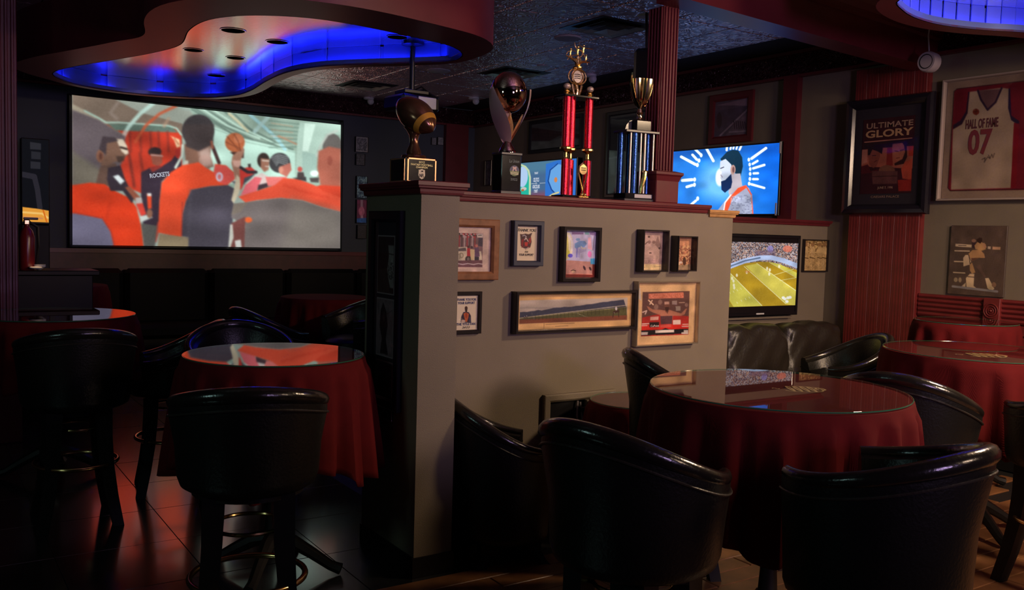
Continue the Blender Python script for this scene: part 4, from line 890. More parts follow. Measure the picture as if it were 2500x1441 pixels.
# centre figure
a.poly([(1075,500),(1310,480),(1300,600),(1330,690),(1210,740),(1090,680)], (128,94,78)); a.poly([(1200,560),(1290,520),(1320,680),(1230,700)], (185,160,150), .8, 30); a.ell(1195,385,140,140,(60,56,58)); a.poly([(1070,330),(1330,330),(1325,500),(1200,560),(1090,520)], (66,58,58), 1, 14); a.line([(1320,520),(1375,660)], 30, (66,44,44)); a.line([(1310,480),(1320,530)], 22, (150,90,70))
a.line([(1060,510),(1055,600),(1000,700)], 20, (200,215,200)); a.poly([(1080,640),(1110,640),(1110,690),(1060,690)], (190,190,175)); a.ell(1250,640,50,50,(175,140,128), .6, 40)
a.poly([(1060,680),(1200,655),(1260,700),(1330,740),(1340,670),(1430,680),(1500,740),(1510,800),(1440,855),(1300,860),(1140,890),(1090,990),(1062,1100),(1050,1300),(850,1260),(860,1000),(880,830),(960,740)], (222,76,44)); a.poly([(1340,680),(1440,685),(1505,760),(1500,810),(1430,850),(1380,830),(1330,750)], (218,84,76)); a.ell(1378,780,30,40,(205,205,225)); a.ell(1378,780,16,24,(210,110,110))
a.poly([(1140,890),(1300,860),(1450,850),(1540,900),(1500,1000),(1480,1400),(1110,1400),(1110,1300),(1052,1290),(1062,1100),(1090,990)], (70,66,76)); a.poly([(1480,820),(1580,810),(1620,790),(1560,880)], (92,94,102)); a.poly([(860,1270),(1112,1300),(1110,1400),(840,1400)], (140,124,98)); a.line([(1060,1000),(1052,1290)], 10, (160,60,50)); a.line([(1130,900),(1110,1300)], 20, (84,80,90), .5, 30)
# raised hand with ball
a.poly([(1470,570),(1590,540),(1585,620),(1530,620)], (66,42,38)); a.poly([(1490,600),(1580,520),(1590,560),(1560,640),(1560,720),(1600,800),(1570,880),(1530,900),(1520,820),(1480,660)], (160,116,96)); a.poly([(1490,640),(1560,640),(1550,700),(1500,690)], (205,160,145)); a.ell(1510,485,84,82,(176,98,62)); a.ell(1540,455,40,40,(205,130,95), .6, 40); a.line([(1440,430),(1500,500),(1560,550)], 5, (90,44,32)); a.line([(1500,410),(1540,480),(1560,560)], 5, (90,44,32)); a.line([(1430,480),(1510,520),(1550,560)], 4, (90,44,32))
a.poly([(1525,760),(1565,800),(1545,920),(1500,1010),(1480,980),(1500,900)], (205,192,165))
# group on the right
a.poly([(1550,720),(1640,690),(1700,740),(1600,800),(1560,900)], (200,58,50)); a.line([(1560,700),(1620,740),(1690,740)], 26, (52,44,50)); a.poly([(1620,670),(1645,668),(1645,700),(1625,700)], (60,50,50)); a.poly([(1590,790),(1690,750),(1640,800),(1580,850)], (68,74,82))
a.ell(1752,640,52,66,(56,46,42)); a.poly([(1730,620),(1805,630),(1795,720),(1760,740),(1730,700)], (160,112,92)); a.line([(1745,640),(1800,645)], 12, (215,200,185)); a.line([(1770,690),(1800,692)], 8, (215,205,195)); a.ell(1890,660,88,86,(64,64,66)); 
for k in range(5): a.line([(1820+k*10,620+k*16),(1880,590+k*16),(1960,610+k*18)], 6, (170,178,178), .9)
a.poly([(1900,690),(1980,660),(1990,720),(1950,780),(1890,750)], (185,110,95)); a.ell(1900,720,20,30,(205,140,120)); a.poly([(1670,780),(1740,745),(1830,800),(1850,850),(1780,850),(1700,900),(1690,820)], (214,196,190)); a.poly([(1600,850),(1680,780),(1740,790),(1720,840),(1690,910),(1560,940)], (222,104,112)); a.poly([(1710,850),(1790,830),(1860,840),(1700,900)], (62,50,56)); a.poly([(1770,780),(1950,780),(1930,850),(1790,860)], (225,120,115))
a.poly([(1540,950),(1700,900),(1850,850),(1920,790),(2050,800),(2200,860),(2400,900),(2400,1080),(2250,1040),(2080,980),(1900,960),(1700,980),(1600,1000)], (222,82,56)); a.poly([(2200,860),(2330,820),(2400,860),(2400,960),(2250,900)], (212,70,46)); a.line([(1930,850),(2100,910),(2300,960)], 20, (200,60,40), .5, 26)
a.poly([(1500,1010),(1600,1000),(1700,985),(1900,962),(2080,985),(2250,1045),(2400,1080),(2400,1400),(1570,1400),(1600,1200),(1480,1130)], (112,104,102)); a.poly([(1500,1010),(1620,1000),(1560,1080),(1480,1110)], (120,110,100)); a.poly([(2000,980),(2400,1080),(2400,1400),(1900,1400)], (124,118,108), .6, 90); a.ell(1625,1150,32,24,(215,96,52)); a.poly([(1480,1180),(1600,1120),(1590,1400),(1460,1400)], (112,66,62)); a.poly([(1470,1190),(1490,1190),(1500,1300),(1470,1395),(1455,1390)], (190,190,180)); a.poly([(1510,1330),(1560,1320),(1570,1400),(1520,1400)], (200,200,195))
a.ell(2330,520,80,110,(102,98,94)); a.line([(2200,600),(2240,500),(2290,420),(2370,385)], 20, (190,200,190), .8); a.poly([(2215,560),(2300,520),(2400,540),(2400,860),(2230,850),(2205,700)], (170,98,80), 1, 14); a.ell(2310,640,22,40,(150,80,66)); a.poly([(2000,790),(2110,780),(2115,820),(2030,800)], (60,60,62)); a.poly([(2040,740),(2090,740),(2100,790),(2035,790)], (75,66,66)); a.ell(2060,715,20,22,(200,90,80)); a.ell(2180,750,34,26,(225,245,235)); a.poly([(2140,790),(2220,785),(2215,830),(2150,825)], (75,70,68))
a.blur(2); a.cloud(.05, 12); a.noise(4)
for _ in range(0): a.im = (a.im*2+np.roll(a.im,1,0)+np.roll(a.im,-1,0)+np.roll(a.im,1,1)+np.roll(a.im,-1,1))/6
qs = [(p.x-cx, p.z-cz) for p in Q]
a.build('picture', 1, 1, attr_mat('projected_picture', 1.05, .6), scr, -(YB-YS), quad=qs)
# match the shirt lettering of the projected picture
def sq(x, y):
    u, v, w_ = a.H@np.array([x,y,1.0]); u, v = u/w_, v/w_
    q = np.array(qs); return q[0]*(1-u)*(1-v)+q[1]*u*(1-v)+q[2]*u*v+q[3]*(1-u)*v
p = sq(862,762); text(scr, 'ROCKETS', mat('lit_letters_dim', (.05,.05,.05), emit=(.45,.47,.55), estr=.9), p[0], p[1], .055, -(YB-YS)-.004, .23, rot=.18, bold=.03)
# pictures right and left of the screen
def backpic(label, quad, paint, bg, frame=.02, glow=False, cat='picture', plane=('y',YB-.03)):
    t, W, Hh = hang('framed_picture', label, cat, plane, quad, .03, 'dim pictures on the back wall')
    border(t, W, Hh, frame, .03, M_BLKFRAME); plate(t, W-.02, Hh-.02, -.006, M_BLK, 'mat_board')
    a = Art([(0,0),(100,0),(100,100),(0,100)], 40, 50, bg); paint(a); a.noise(6).build('photo', W-2*frame, Hh-2*frame, M_PRINT, t, -.012); return t
cols = lambda cs, n=3, al=.8: (lambda a: a.speck((8,8,92,92), cs, n, al))
backpic('upper white-bordered notice right of the projection screen', [(869,333),(900,335),(900,372),(869,371)], cols([(60,62,74),(130,130,140),(90,92,104)]), (150,150,155), .004)
backpic('small notice below the upper one right of the projection screen', [(870,375),(892,376),(892,404),(870,403)], cols([(50,52,60),(90,90,100)]), (80,82,90), .004)
def p_blue(a): a.speck((0,0,100,100), [(90,130,150),(150,190,200),(40,60,90)], 3, .8)
backpic('tall pale blue poster beside the post cap', [(871,432),(899,428),(897,482),(871,486)], p_blue, (110,150,165), .006)
def p_pink(a): a.poly([(0,0),(100,0),(100,80),(0,80)], (130,50,90)); a.line([(50,0),(55,90)], 24, (190,150,170)); a.ell(50,50,30,20,(210,120,150)); a.poly([(0,82),(100,78),(100,100),(0,100)], (50,110,190))
backpic('magenta and blue poster left of the post', [(871,488),(898,486),(896,545),(871,545)], p_pink, (90,40,80), .006)
backpic('dull grey framed photo lowest of the column left of the post', [(873,550),(897,549),(896,582),(873,584)], cols([(60,56,62),(40,38,44)]), (56,54,58), .006)
backpic('left of the two white plates on the dark wall right of the football trophy', [(1054,336),(1067,336),(1067,354),(1054,354)], cols([(110,112,118),(80,82,90)],4,.5), (130,132,138), .004, plane=('y',YB))
backpic('right of the two white plates on the dark wall right of the football trophy', [(1069,335),(1084,335),(1084,354),(1069,354)], cols([(130,132,138),(90,92,100)],4,.5), (140,142,148), .004, plane=('y',YB))
backpic('narrow pale photo strip left of the ball trophy', [(1183,392),(1199,391),(1199,453),(1183,453)], cols([(110,108,112),(70,66,70)]), (95,92,96), .01, plane=('x',7.0))
# dark display at the far left
t, W, Hh = hang('display_case', 'dark glass-fronted case with a lit orange band at the far left', 'display', ('y',10.6), [(52,338),(122,338),(122,548),(52,548)], .08)
MB().box((0,.0,0), (W,.12,Hh), .006).build('cabinet', M_BLKW, t)
a = Art([(48,335),(118,335),(118,545),(48,545)], 60, 150, (16,17,22)); a.poly([(69,342),(98,344),(98,360),(69,360)], (44,44,50)); a.poly([(72,365),(97,366),(97,384),(72,384)], (40,40,46)); a.poly([(70,390),(96,391),(96,408),(70,408)], (42,42,48)); a.line([(50,424),(80,428),(88,460),(94,505)], 14, (42,40,48))
a.poly([(48,505),(86,508),(118,512),(118,542),(48,541)], (235,160,60)); a.line([(50,518),(100,520),(115,530)], 5, (250,200,110)); a.line([(50,530),(100,532)], 4, (210,140,90)); a.line([(103,512),(112,540)], 4, (220,110,30))
a.build('display', W-.02, Hh-.02, attr_mat('dim_display', .9, .8, .05), t, -.065)
zb_ = t.location.z-Hh/2
MB().box((0,.1,-Hh/2-zb_/2), (W,.3,zb_), .01).build('support_base', M_BLKW, t)
# fire extinguisher
p = atY(66,660,8.6)
t = thing('fire_extinguisher', 'small red fire extinguisher standing on the ledge at the far left', 'extinguisher', (p.x,p.y,p.z))
MB().lathe([(.055,0),(.06,.02),(.06,.27),(.045,.33),(.02,.36),(.02,.38)], 20).build('cylinder', mat('dark_red_enamel', (.16,.012,.015), .25), t, smooth=True)
MB().box((.0,0,.40), (.05,.04,.05), .01).build('valve', M_BRASS, t); MB().box((.03,0,.43), (.11,.02,.02), .004).build('handle', M_BLK, t)
MB().tube([(.02,0,.40),(.08,.0,.36),(.085,0,.2),(.07,0,.05)], .012, 8).build('hose', M_BLK, t, smooth=True)
MB().lathe([(.012,.0),(.05,.03),(.05,.05)], 14, (.09,0,-.0)).build('horn', M_WHITE, t, smooth=True)
led = MB().box((.1,.15,-.02), (.9,.45,.04), .006).build('ledge', M_BLKW, t)
MB().box((.1,.15,-p.z/2-.02), (.8,.38,p.z-.04), .006).build('ledge_base', M_BLKW, t)
t = thing('tea_light', 'small glowing tea light dish right of the fire extinguisher', 'candle', tuple(atY(88,656,8.5)))
MB().lathe([(.05,0),(.055,.012),(.001,.012)], 20, cap=False).build('dish', M_WHITE, t, smooth=True)
MB().lathe([(.045,.013),(.001,.016)], 16, cap=False).build('flame_pool', mat('candle_glow', (0,0,0), emit=(1,.62,.35), estr=1.2), t, smooth=True)

# ------------------------------------------------------------------ trophies on the partition
ZC = 1.912; ZE = 1.93
def base_at(x, y, z): p = atZ(x, y, z); return p
# football trophy on the post cap; its square base is turned a little
tf = thing('football_trophy', 'bronze football trophy with a FANTASY FOOTBALL CHAMPION plaque on the post cap', 'trophy', (2.145,4.02,ZE), math.radians(-14))
bx = .235; M_MARB = mat('black_marble', (.012,.011,.013), .12, noise=(9,.6)); M_BRZ = mat('bronze', (.19,.085,.045), .2, metal=.75, noise=(6,.35)); M_BRZ2 = mat('gold_bronze', (.62,.30,.035), .3, metal=.25)
tf.location = (2.148,4.185,ZE); tf.scale = (.72,.72,.66); tf.rotation_euler = (0,0,0)
MB().box((0,0,.095), (bx,bx,.19), .004).build('base', mat('cherry_wood', (.10,.02,.012), .2), tf)
def framed(parent, W, Hh, n, ang, zc, lab):
    p = bpy.data.objects.new('plaque', None); 
    m1 = MB().box((0,0,0), (W,.006,Hh)); m2 = MB()
    b = .010
    for c, d in (((0,-.004,Hh/2-b/2),(W,.006,b)),((0,-.004,-Hh/2+b/2),(W,.006,b)),((W/2-b/2,-.004,0),(b,.006,Hh)),((-W/2+b/2,-.004,0),(b,.006,Hh))): m2.box(c, d)
    o = m1.build('plaque', M_MARB, parent); o.location = n; o.rotation_euler = (0,0,ang); o['label'] = lab
    m2.build('plaque_border', mat('copper_edge', (.75,.42,.22), .3, metal=.7), o); return o
pl = framed(tf, bx-.01, .18, (0,-bx/2-.004,.095), 0, 0, 'black front plaque with gold lettering')
M_GT = mat('gold_lettering', (.75,.68,.34), .4, metal=.3)
text(pl, 'BOYZ', M_GT, 0, .062, .014, -.005, .045); text(pl, 'FANTASY FOOTBALL', M_GT, 0, .042, .015, -.005, .17, bold=.01); text(pl, 'CHAMPION', M_GT, 0, .023, .014, -.005, .09, bold=.01)
sh = [(-.026,.004),(-.024,.0),(-.026,-.035),(-.018,-.055),(0,-.066),(.018,-.055),(.026,-.035),(.024,.0),(.026,.004),(.014,.006),(0,.012),(-.014,.006)]
MB().prism(sh, -.006, -.003).build('shield_emblem', mat('pale_gold', (.75,.66,.42), .4), pl)
mb = MB(); mb.sphere((.002,-.007,-.006), .008, 6, sz=.6); 
mb.build('football_mark', M_MARB, pl)
text(pl, 'NFL', M_MARB, 0, -.038, .026, -.0075, .036, bold=.02)
pl = framed(tf, bx-.01, .18, (-bx/2-.004,0,.095), -PI/2, 0, 'black side plaque with greenish sheen')
MB().lathe([(.085,.19),(.09,.20),(.085,.215),(.055,.225),(.05,.25),(.035,.29),(.030,.33),(.036,.37),(.055,.405),(.075,.43)], 32).build('stem', M_BRZ, tf, smooth=True)
# ball, tilted so one nose points down to the right
mb = MB(); prof = []
L = .205; Rr = .117
for i in range(25):
    s_ = -1+2*i/24; prof.append((max(.0005, Rr*(1-s_*s_)**.75 if abs(s_) < 1 else .0005), s_*L))
rot = Matrix.Rotation(math.radians(52), 3, 'Y')@Matrix.Rotation(math.radians(0), 3, 'X'); off = Vector((.0,-.02,.52))
def xf(mb, rot, off): mb.v = [tuple(rot@Vector(p)+off) for p in mb.v]; return mb
rot = Vector((.29,-.74,-.62)).to_track_quat('Z','Y').to_matrix()
def bp(lo, hi, sc): return [(max(.0005, Rr*sc*(1-s_*s_)**.75 if abs(s_) < 1 else .0005), s_*L*(sc if abs(s_) > .99 else 1)) for s_ in np.linspace(lo, hi, 24)]
xf(MB().lathe(bp(-1,1,1), 36, cap=False), rot, off).build('ball', M_BRZ, tf, smooth=True)
xf(MB().lathe(bp(.50,.68,1.025), 36, cap=False), rot, off).build('stripe', M_BRZ2, tf, smooth=True)
for k in range(7):
    s_ = -.42+.14*k; r = Rr*(1-s_*s_)**.75+.003
    xf(MB().tube([(r*math.cos(an),r*math.sin(an),s_*L) for an in np.linspace(-1.15,-.55,6)], .004, 6), rot, off).build('lace', M_BRZ, tf, smooth=True)
# silver ball trophy with the La Union plinth
p = atY(1243,462,4.38)
ts = thing('ball_trophy', 'tall polished ball trophy on a black plinth with a small landscape emblem', 'trophy', (p.x,4.38,ZC), math.radians(-5)); ts.scale = (.80,.80,.80); ts.location.x -= .02
MB().box((0,0,.012), (.165,.15,.024), .003).build('plinth_foot', mat('grey_marble', (.05,.045,.05), .3), ts)
MB().box((0,0,.148), (.155,.14,.25), .003).build('plinth', M_MARB, ts); MB().box((0,0,.282), (.165,.15,.018), .003).build('plinth_top', mat('grey_marble'), ts)
text(ts, 'La Union', mat('dim_lettering', (.20,.26,.26), .5), .022, .232, .022, -.071, .078); text(ts, '2022', mat('dim_lettering'), .022, .105, .016, -.071, .055)
mb = MB(); mb.lathe([(.038,0),(.001,.001)], 32, cap=False); mb.v = [(x+.024,-.071-z*.1,y+.165) for x, y, z in mb.v]; mb.build('emblem', mat('emblem_blue', (.02,.02,.10), .4), ts)
mb = MB(); mb.prism([(-.038,-.004),(-.02,.002),(.0,-.003),(.02,.001),(.038,-.004),(.033,-.02),(.02,-.032),(0,-.038),(-.02,-.032),(-.033,-.02)], -.0002, 0); mb.v = [(x+.024,y-.0718,z+.165) for x, y, z in mb.v]; mb.build('emblem_field', mat('emblem_green', (.14,.20,.06), .5), ts)
for k, zz in enumerate((-.012,-.022)):
    mb = MB(); mb.prism([(-.034,zz),(-.01,zz+.004),(.034,zz-.002),(.03,zz-.006),(-.01,zz),(-.03,zz-.004)], -.0006, -.0002); mb.v = [(x+.024,y-.0718,z+.165) for x, y, z in mb.v]; mb.build('emblem_stripe', mat('pale_gold'), ts)
mb = MB(); mb.prism([(-.018,-.004),(-.012,.018),(-.018,.022),(-.012,.030),(-.004,.026),(.004,.026),(.012,.030),(.018,.022),(.012,.018),(.018,-.004),(.008,-.002),(.004,.010),(-.004,.010),(-.008,-.002)], -.0006, -.0002); mb.v = [(x+.024,y-.0718,z+.165) for x, y, z in mb.v]; mb.build('emblem_arch', mat('pale_pink', (.6,.42,.36), .5), ts)
M_DCH = mat('dark_chrome', (.50,.33,.27), .05, metal=1)
MB().lathe([(.062,.291),(.062,.30),(.055,.318),(.045,.335),(.030,.36),(.022,.375)], 32).build('stem_base', M_DCH, ts, smooth=True)
MB().sphere((0,0,.715), .130, 20, sz=1.12).build('ball', M_DCH, ts, smooth=True)
for k in range(5):   # broad blades rising from the stem and spreading to cradle the ball
    an = math.radians((200, 335, 80, 245, 300)[k]); rings = []
    for i in range(25):
        s_ = i/24*(1 if k < 3 else .52); z = .365+s_*.37; r = .012+.138*math.sin(min(1,s_*1.02)*PI/2)**1.1; wd = (.062*math.sin(PI*min(.96,.12+s_*.85))**.8+.006) if k < 3 else .024*math.sin(PI*min(1,.1+i/24*.9))+.002
        tw = an+(.55-.9*s_)*.5
        c_ = Vector((r*math.cos(tw), r*math.sin(tw), z)); t_ = Vector((-math.sin(tw), math.cos(tw), 0)); o_ = Vector((math.cos(tw), math.sin(tw), 0))
        rings.append([tuple(c_-t_*wd), tuple(c_+o_*.009), tuple(c_+t_*wd), tuple(c_-o_*.001)])
    MB().sweep(rings).build('blade', mat('warm_chrome', (.90,.66,.56), .28, metal=.6) if k < 3 else mat('gold_chrome', (.9,.55,.25), .25, metal=.75), ts, smooth=True)
# red column trophy
p = atY(1400,475,4.38)
tr_ = thing('column_trophy', 'tall trophy with three red metallic columns and a gold figure on top', 'trophy', (p.x,4.38,ZC), math.radians(-4)); tr_.scale = (1,.9,.79)
M_REDF = mat('red_foil', (.60,.012,.03), .22, metal=.75, bump=('noise', 160, .12)); M_BLUF = mat('blue_foil', (.02,.07,.22), .2, metal=.75, bump=('noise', 120, .15))
MB().box((0,0,.010), (.235,.145,.020), .003).build('base', M_MARB, tr_)
cols3 = [(-.082,-.03),(-.016,.028),(.085,-.01)]
for x, y in cols3:
    c = MB(); pr_ = [(.024,.022),(.024,.286)]; c.lathe(pr_, 20, (x,y,0)); c.build('lower_column', M_REDF, tr_, smooth=True)
    MB().lathe([(.016,.286),(.011,.30),(.010,.335),(.016,.345),(.026,.348),(.030,.352),(.036,.36),(.036,.372),(.030,.378),(.026,.38)], 10, (x,y,0)).build('collar', M_GOLD, tr_)
    MB().lathe([(.025,.38),(.025,.742)], 20, (x,y,0)).build('upper_column', M_REDF, tr_, smooth=True)
MB().box((0,0,.751), (.24,.14,.016), .003).build('top_board', M_BLKG, tr_)
M_BALL = mat('dull_gold_ball', (.50,.38,.30), .4, metal=.5)
for x, y in cols3:
    MB().lathe([(.022,.759),(.012,.766),(.022,.778),(.010,.790),(.016,.800)], 8, (x*1.05,y,0)).build('finial_stand', M_GOLD, tr_)
    MB().sphere((x*1.05,y,.822), .022, 8).build('finial_ball', M_BALL, tr_, smooth=True)
cup = MB()
for s_ in (-1,1): cup.tube([(s_*.014,0,.760),(s_*.024,0,.80),(s_*.034,0,.845)], [.006,.008,.007], 6)
cup.tube([(0,0,.76),(.0,-.01,.80),(-.004,0,.84)], [.012,.008,.012], 8)
cup.build('riser_figure', M_GOLD, tr_, smooth=True)
rg = MB(); rg.tube([(.062*math.cos(a_),0,.905+.056*math.sin(a_)*(1+.12*abs(math.cos(a_)))) for a_ in np.linspace(0,2*PI,25)[:-1]], .005, 6, closed=True)
rg.tube([(.038*math.cos(a_),-.004,.905+.052*math.sin(a_)) for a_ in np.linspace(0,2*PI,25)[:-1]], .008, 6, closed=True); rg.build('medallion_ring', M_GOLD, tr_, smooth=True)
mb = MB(); mb.lathe([(.034,0),(.001,.002)], 24, cap=False); mb.v = [(x,-.004-z,y*1.3+.905) for x, y, z in mb.v]; mb.build('medallion', mat('medallion_grey', (.30,.24,.24), .4, metal=.3), tr_)
for k in range(3): MB().tube([(-.022,-.008,.918-.014*k),(0,-.008,.922-.014*k),(.022,-.008,.918-.014*k)], .0025, 5).build('medallion_line', M_MARB, tr_)
MB().lathe([(.020,.962),(.030,.968),(.030,.976),(.014,.982),(.020,.992),(.012,1.0)], 10).build('figure_base', M_GOLD, tr_)
# the small tangled gold figure group: star base and four tiny athletes
fg = MB()
fg.tube([(0,0,.995),(-.01,0,1.02),(-.045,0,1.035),(-.085,0,1.05)], [.012,.014,.008,.003], 6); fg.tube([(0,0,1.0),(.03,0,1.02),(.085,0,1.022)], [.012,.010,.003], 6); fg.tube([(0,0,.99),(0,0,1.05)], [.010,.016], 6)
fg.build('star_base', M_GOLD, tr_, smooth=True)
def tiny(c, s_, pose):
    mb = MB(); c = Vector(c); f = lambda p: tuple(c+Vector(p)*s_)
    mb.tube([f((0,0,0)), f((0,0,.45)), f((.05,0,.75))], [.14*s_,.12*s_,.17*s_], 7); mb.sphere(f((.08,0,1.05)), .15*s_, 6)
    for q in pose: mb.tube([f(v) for v in q], [.08*s_,.07*s_,.05*s_][:len(q)], 6)
    return mb
tiny((-.055,0,1.055), .045, [((0,0,0),(-.2,0,-.4),(-.4,0,-.8)),((0,0,0),(.3,0,-.3),(.2,0,-.8)),((0,0,.7),(-.4,0,.5),(-.6,0,.1)),((0,0,.7),(.5,0,.9),(.8,0,.7))]).build('athlete', M_GOLD, tr_, smooth=True)
tiny((-.005,.0,1.065), .055, [((0,0,0),(.3,0,-.3),(.5,0,-.8)),((0,0,0),(-.4,0,-.1),(-.8,0,-.3)),((0,0,.7),(-.3,0,1.1),(-.4,0,1.6)),((0,0,.7),(.5,0,.6),(.7,0,.2))]).build('athlete', M_GOLD, tr_, smooth=True)
tiny((.035,0,1.085), .052, [((0,0,0),(.2,0,-.4),(.6,0,-.9)),((0,0,0),(-.2,0,-.5),(-.5,0,-.7)),((0,0,.7),(.7,0,.75),(1.3,0,.72)),((0,0,.7),(-.4,0,1.0),(-.6,0,1.1))]).build('athlete', M_GOLD, tr_, smooth=True)
tiny((.055,0,1.035), .035, [((0,0,0),(.3,0,-.4),(.4,0,-.9)),((0,0,0),(-.3,0,-.4),(-.6,0,-.5)),((0,0,.7),(.4,0,.3)),((0,0,.7),(-.5,0,.6))]).build('athlete', M_GOLD, tr_, smooth=True)
# little award standing in front of the red trophy
ta = thing('small_award', 'little gold medallion award standing between the red columns', 'trophy', (p.x+.015,4.315,ZC+.001), math.radians(-4))
MB().box((0,0,.006), (.07,.04,.012), .003).build('base', M_GOLD, ta)
mb = MB()
for s_ in (-1,1): mb.tube([(s_*.008,0,.012),(0.0,0,.04),(-s_*.016,0,.09),(-s_*.030,0,.14),(-s_*.026,0,.185),(0,0,.205)], [.006,.005,.006,.006,.006,.006], 6)
mb.build('ribbon_frame', M_GOLD, ta, smooth=True)
mb = MB(); mb.lathe([(.026,0),(.026,.004),(.001,.006)], 24); mb.v = [(x,-z,y*1.15+.168) for x, y, z in mb.v]; mb.build('medallion', mat('medallion_gold', (.55,.38,.16), .4, metal=.6), ta)
for k in range(2): MB().tube([(-.016,-.008,.176-.012*k),(.016,-.008,.176-.012*k)], .002, 5).build('medallion_line', M_MARB, ta)
mb = MB(); 
for s_ in (-.03,.03): mb.sphere((s_*.4,-.012,.02), .010, 6)
mb.build('foot_ball', M_GOLD, ta, smooth=True)
# blue column trophy with a fluted cup
p = atY(1551,487,4.385)
tb = thing('column_trophy', 'trophy with blue columns and a ribbed gold cup beside the fluted column', 'trophy', (p.x-.01,4.385,ZC), math.radians(-6))
MB().box((0,0,.008), (.245,.145,.016), .003).build('foot', mat('grey_marble'), tb); MB().box((0,0,.033), (.225,.13,.034), .003).build('base', M_MARB, tb)
MB().box((.02,-.067,.033), (.13,.003,.022)).build('nameplate', mat('silver_plate', (.32,.30,.36), .35, metal=.5), tb)
for x, y in ((-.095,.03),(-.02,.045),(-.035,-.035),(.085,.0)):
    MB().lathe([(.020,.05),(.020,.42)], 18, (x,y,0)).build('column', M_BLUF, tb, smooth=True)
for x, y in ((-.072,-.045),(.0,-.05),(.028,-.055),(.098,-.045)):
    MB().lathe([(.0065,.05),(.0065,.42)], 10, (x,y,0)).build('rod', mat('pale_rod', (.80,.62,.46), .25, metal=.6), tb, smooth=True)
MB().box((0,0,.428), (.25,.145,.016), .003).build('top_board', mat('grey_marble'), tb)
MB().box((.02,0,.468), (.11,.10,.065), .004).build('cup_block', M_MARB, tb)
MB().prism([(-.09,.436),(-.04,.436),(-.04,.50),(-.055,.497),(-.08,.47)], -.004, .004).build('side_fin', mat('smoked_fin', (.05,.05,.06), .2), tb)
mb = MB(); mb.tube([(.0,-.065,.05),(.008,-.068,.10),(.022,-.068,.15),(.028,-.066,.185)], [.007,.013,.014,.012], 7); mb.tube([(.012,-.07,.185),(.044,-.066,.185)], .008, 6); mb.build('figurine', M_GOLD, tb, smooth=True)
cupm = mat('cup_gold', (.78,.62,.38), .14, metal=1)
n_ = 40; rings = []
for r, z in ((.040,.50),(.044,.508),(.030,.514),(.018,.525),(.015,.55),(.022,.566),(.016,.580),(.012,.600),(.020,.614),(.032,.630),(.050,.680),(.062,.740),(.070,.800),(.072,.835)):
    rings.append([((r*(1+(.05 if z > .62 else 0)*(1 if i % 2 else -1)))*math.cos(2*PI*i/n_)+.02, (r*(1+(.05 if z > .62 else 0)*(1 if i % 2 else -1)))*math.sin(2*PI*i/n_), z) for i in range(n_)])
for r, z in ((.062,.835),(.048,.74),(.02,.66)): rings.append([(r*math.cos(2*PI*i/n_)+.02, r*math.sin(2*PI*i/n_), z) for i in range(n_)])
rings = [[(x,y,.50+(z-.50)*.76) for x,y,z in r_] for r_ in rings]
MB().sweep(rings).build('cup', cupm, tb, smooth=True)
for s_, zt_ in ((-1,.885),(1,.85)):
    rings = []
    for z, o_ in ((.62,.022),(.68,.050),(.74,.066),(.80,.076),(zt_,.070)):
        wv = .016*(1 if z < .84 else .3); rings.append([(s_*o_+.02,-wv-.006,z),(s_*(o_+.007)+.02,-.006,z),(s_*o_+.02,wv-.006,z),(s_*(o_-.004)+.02,-.006,z)])
    rings = [[(x,y,.50+(z-.50)*.76) for x,y,z in r_] for r_ in rings]
    MB().sweep(rings).build('handle_fin', cupm, tb, smooth=True)
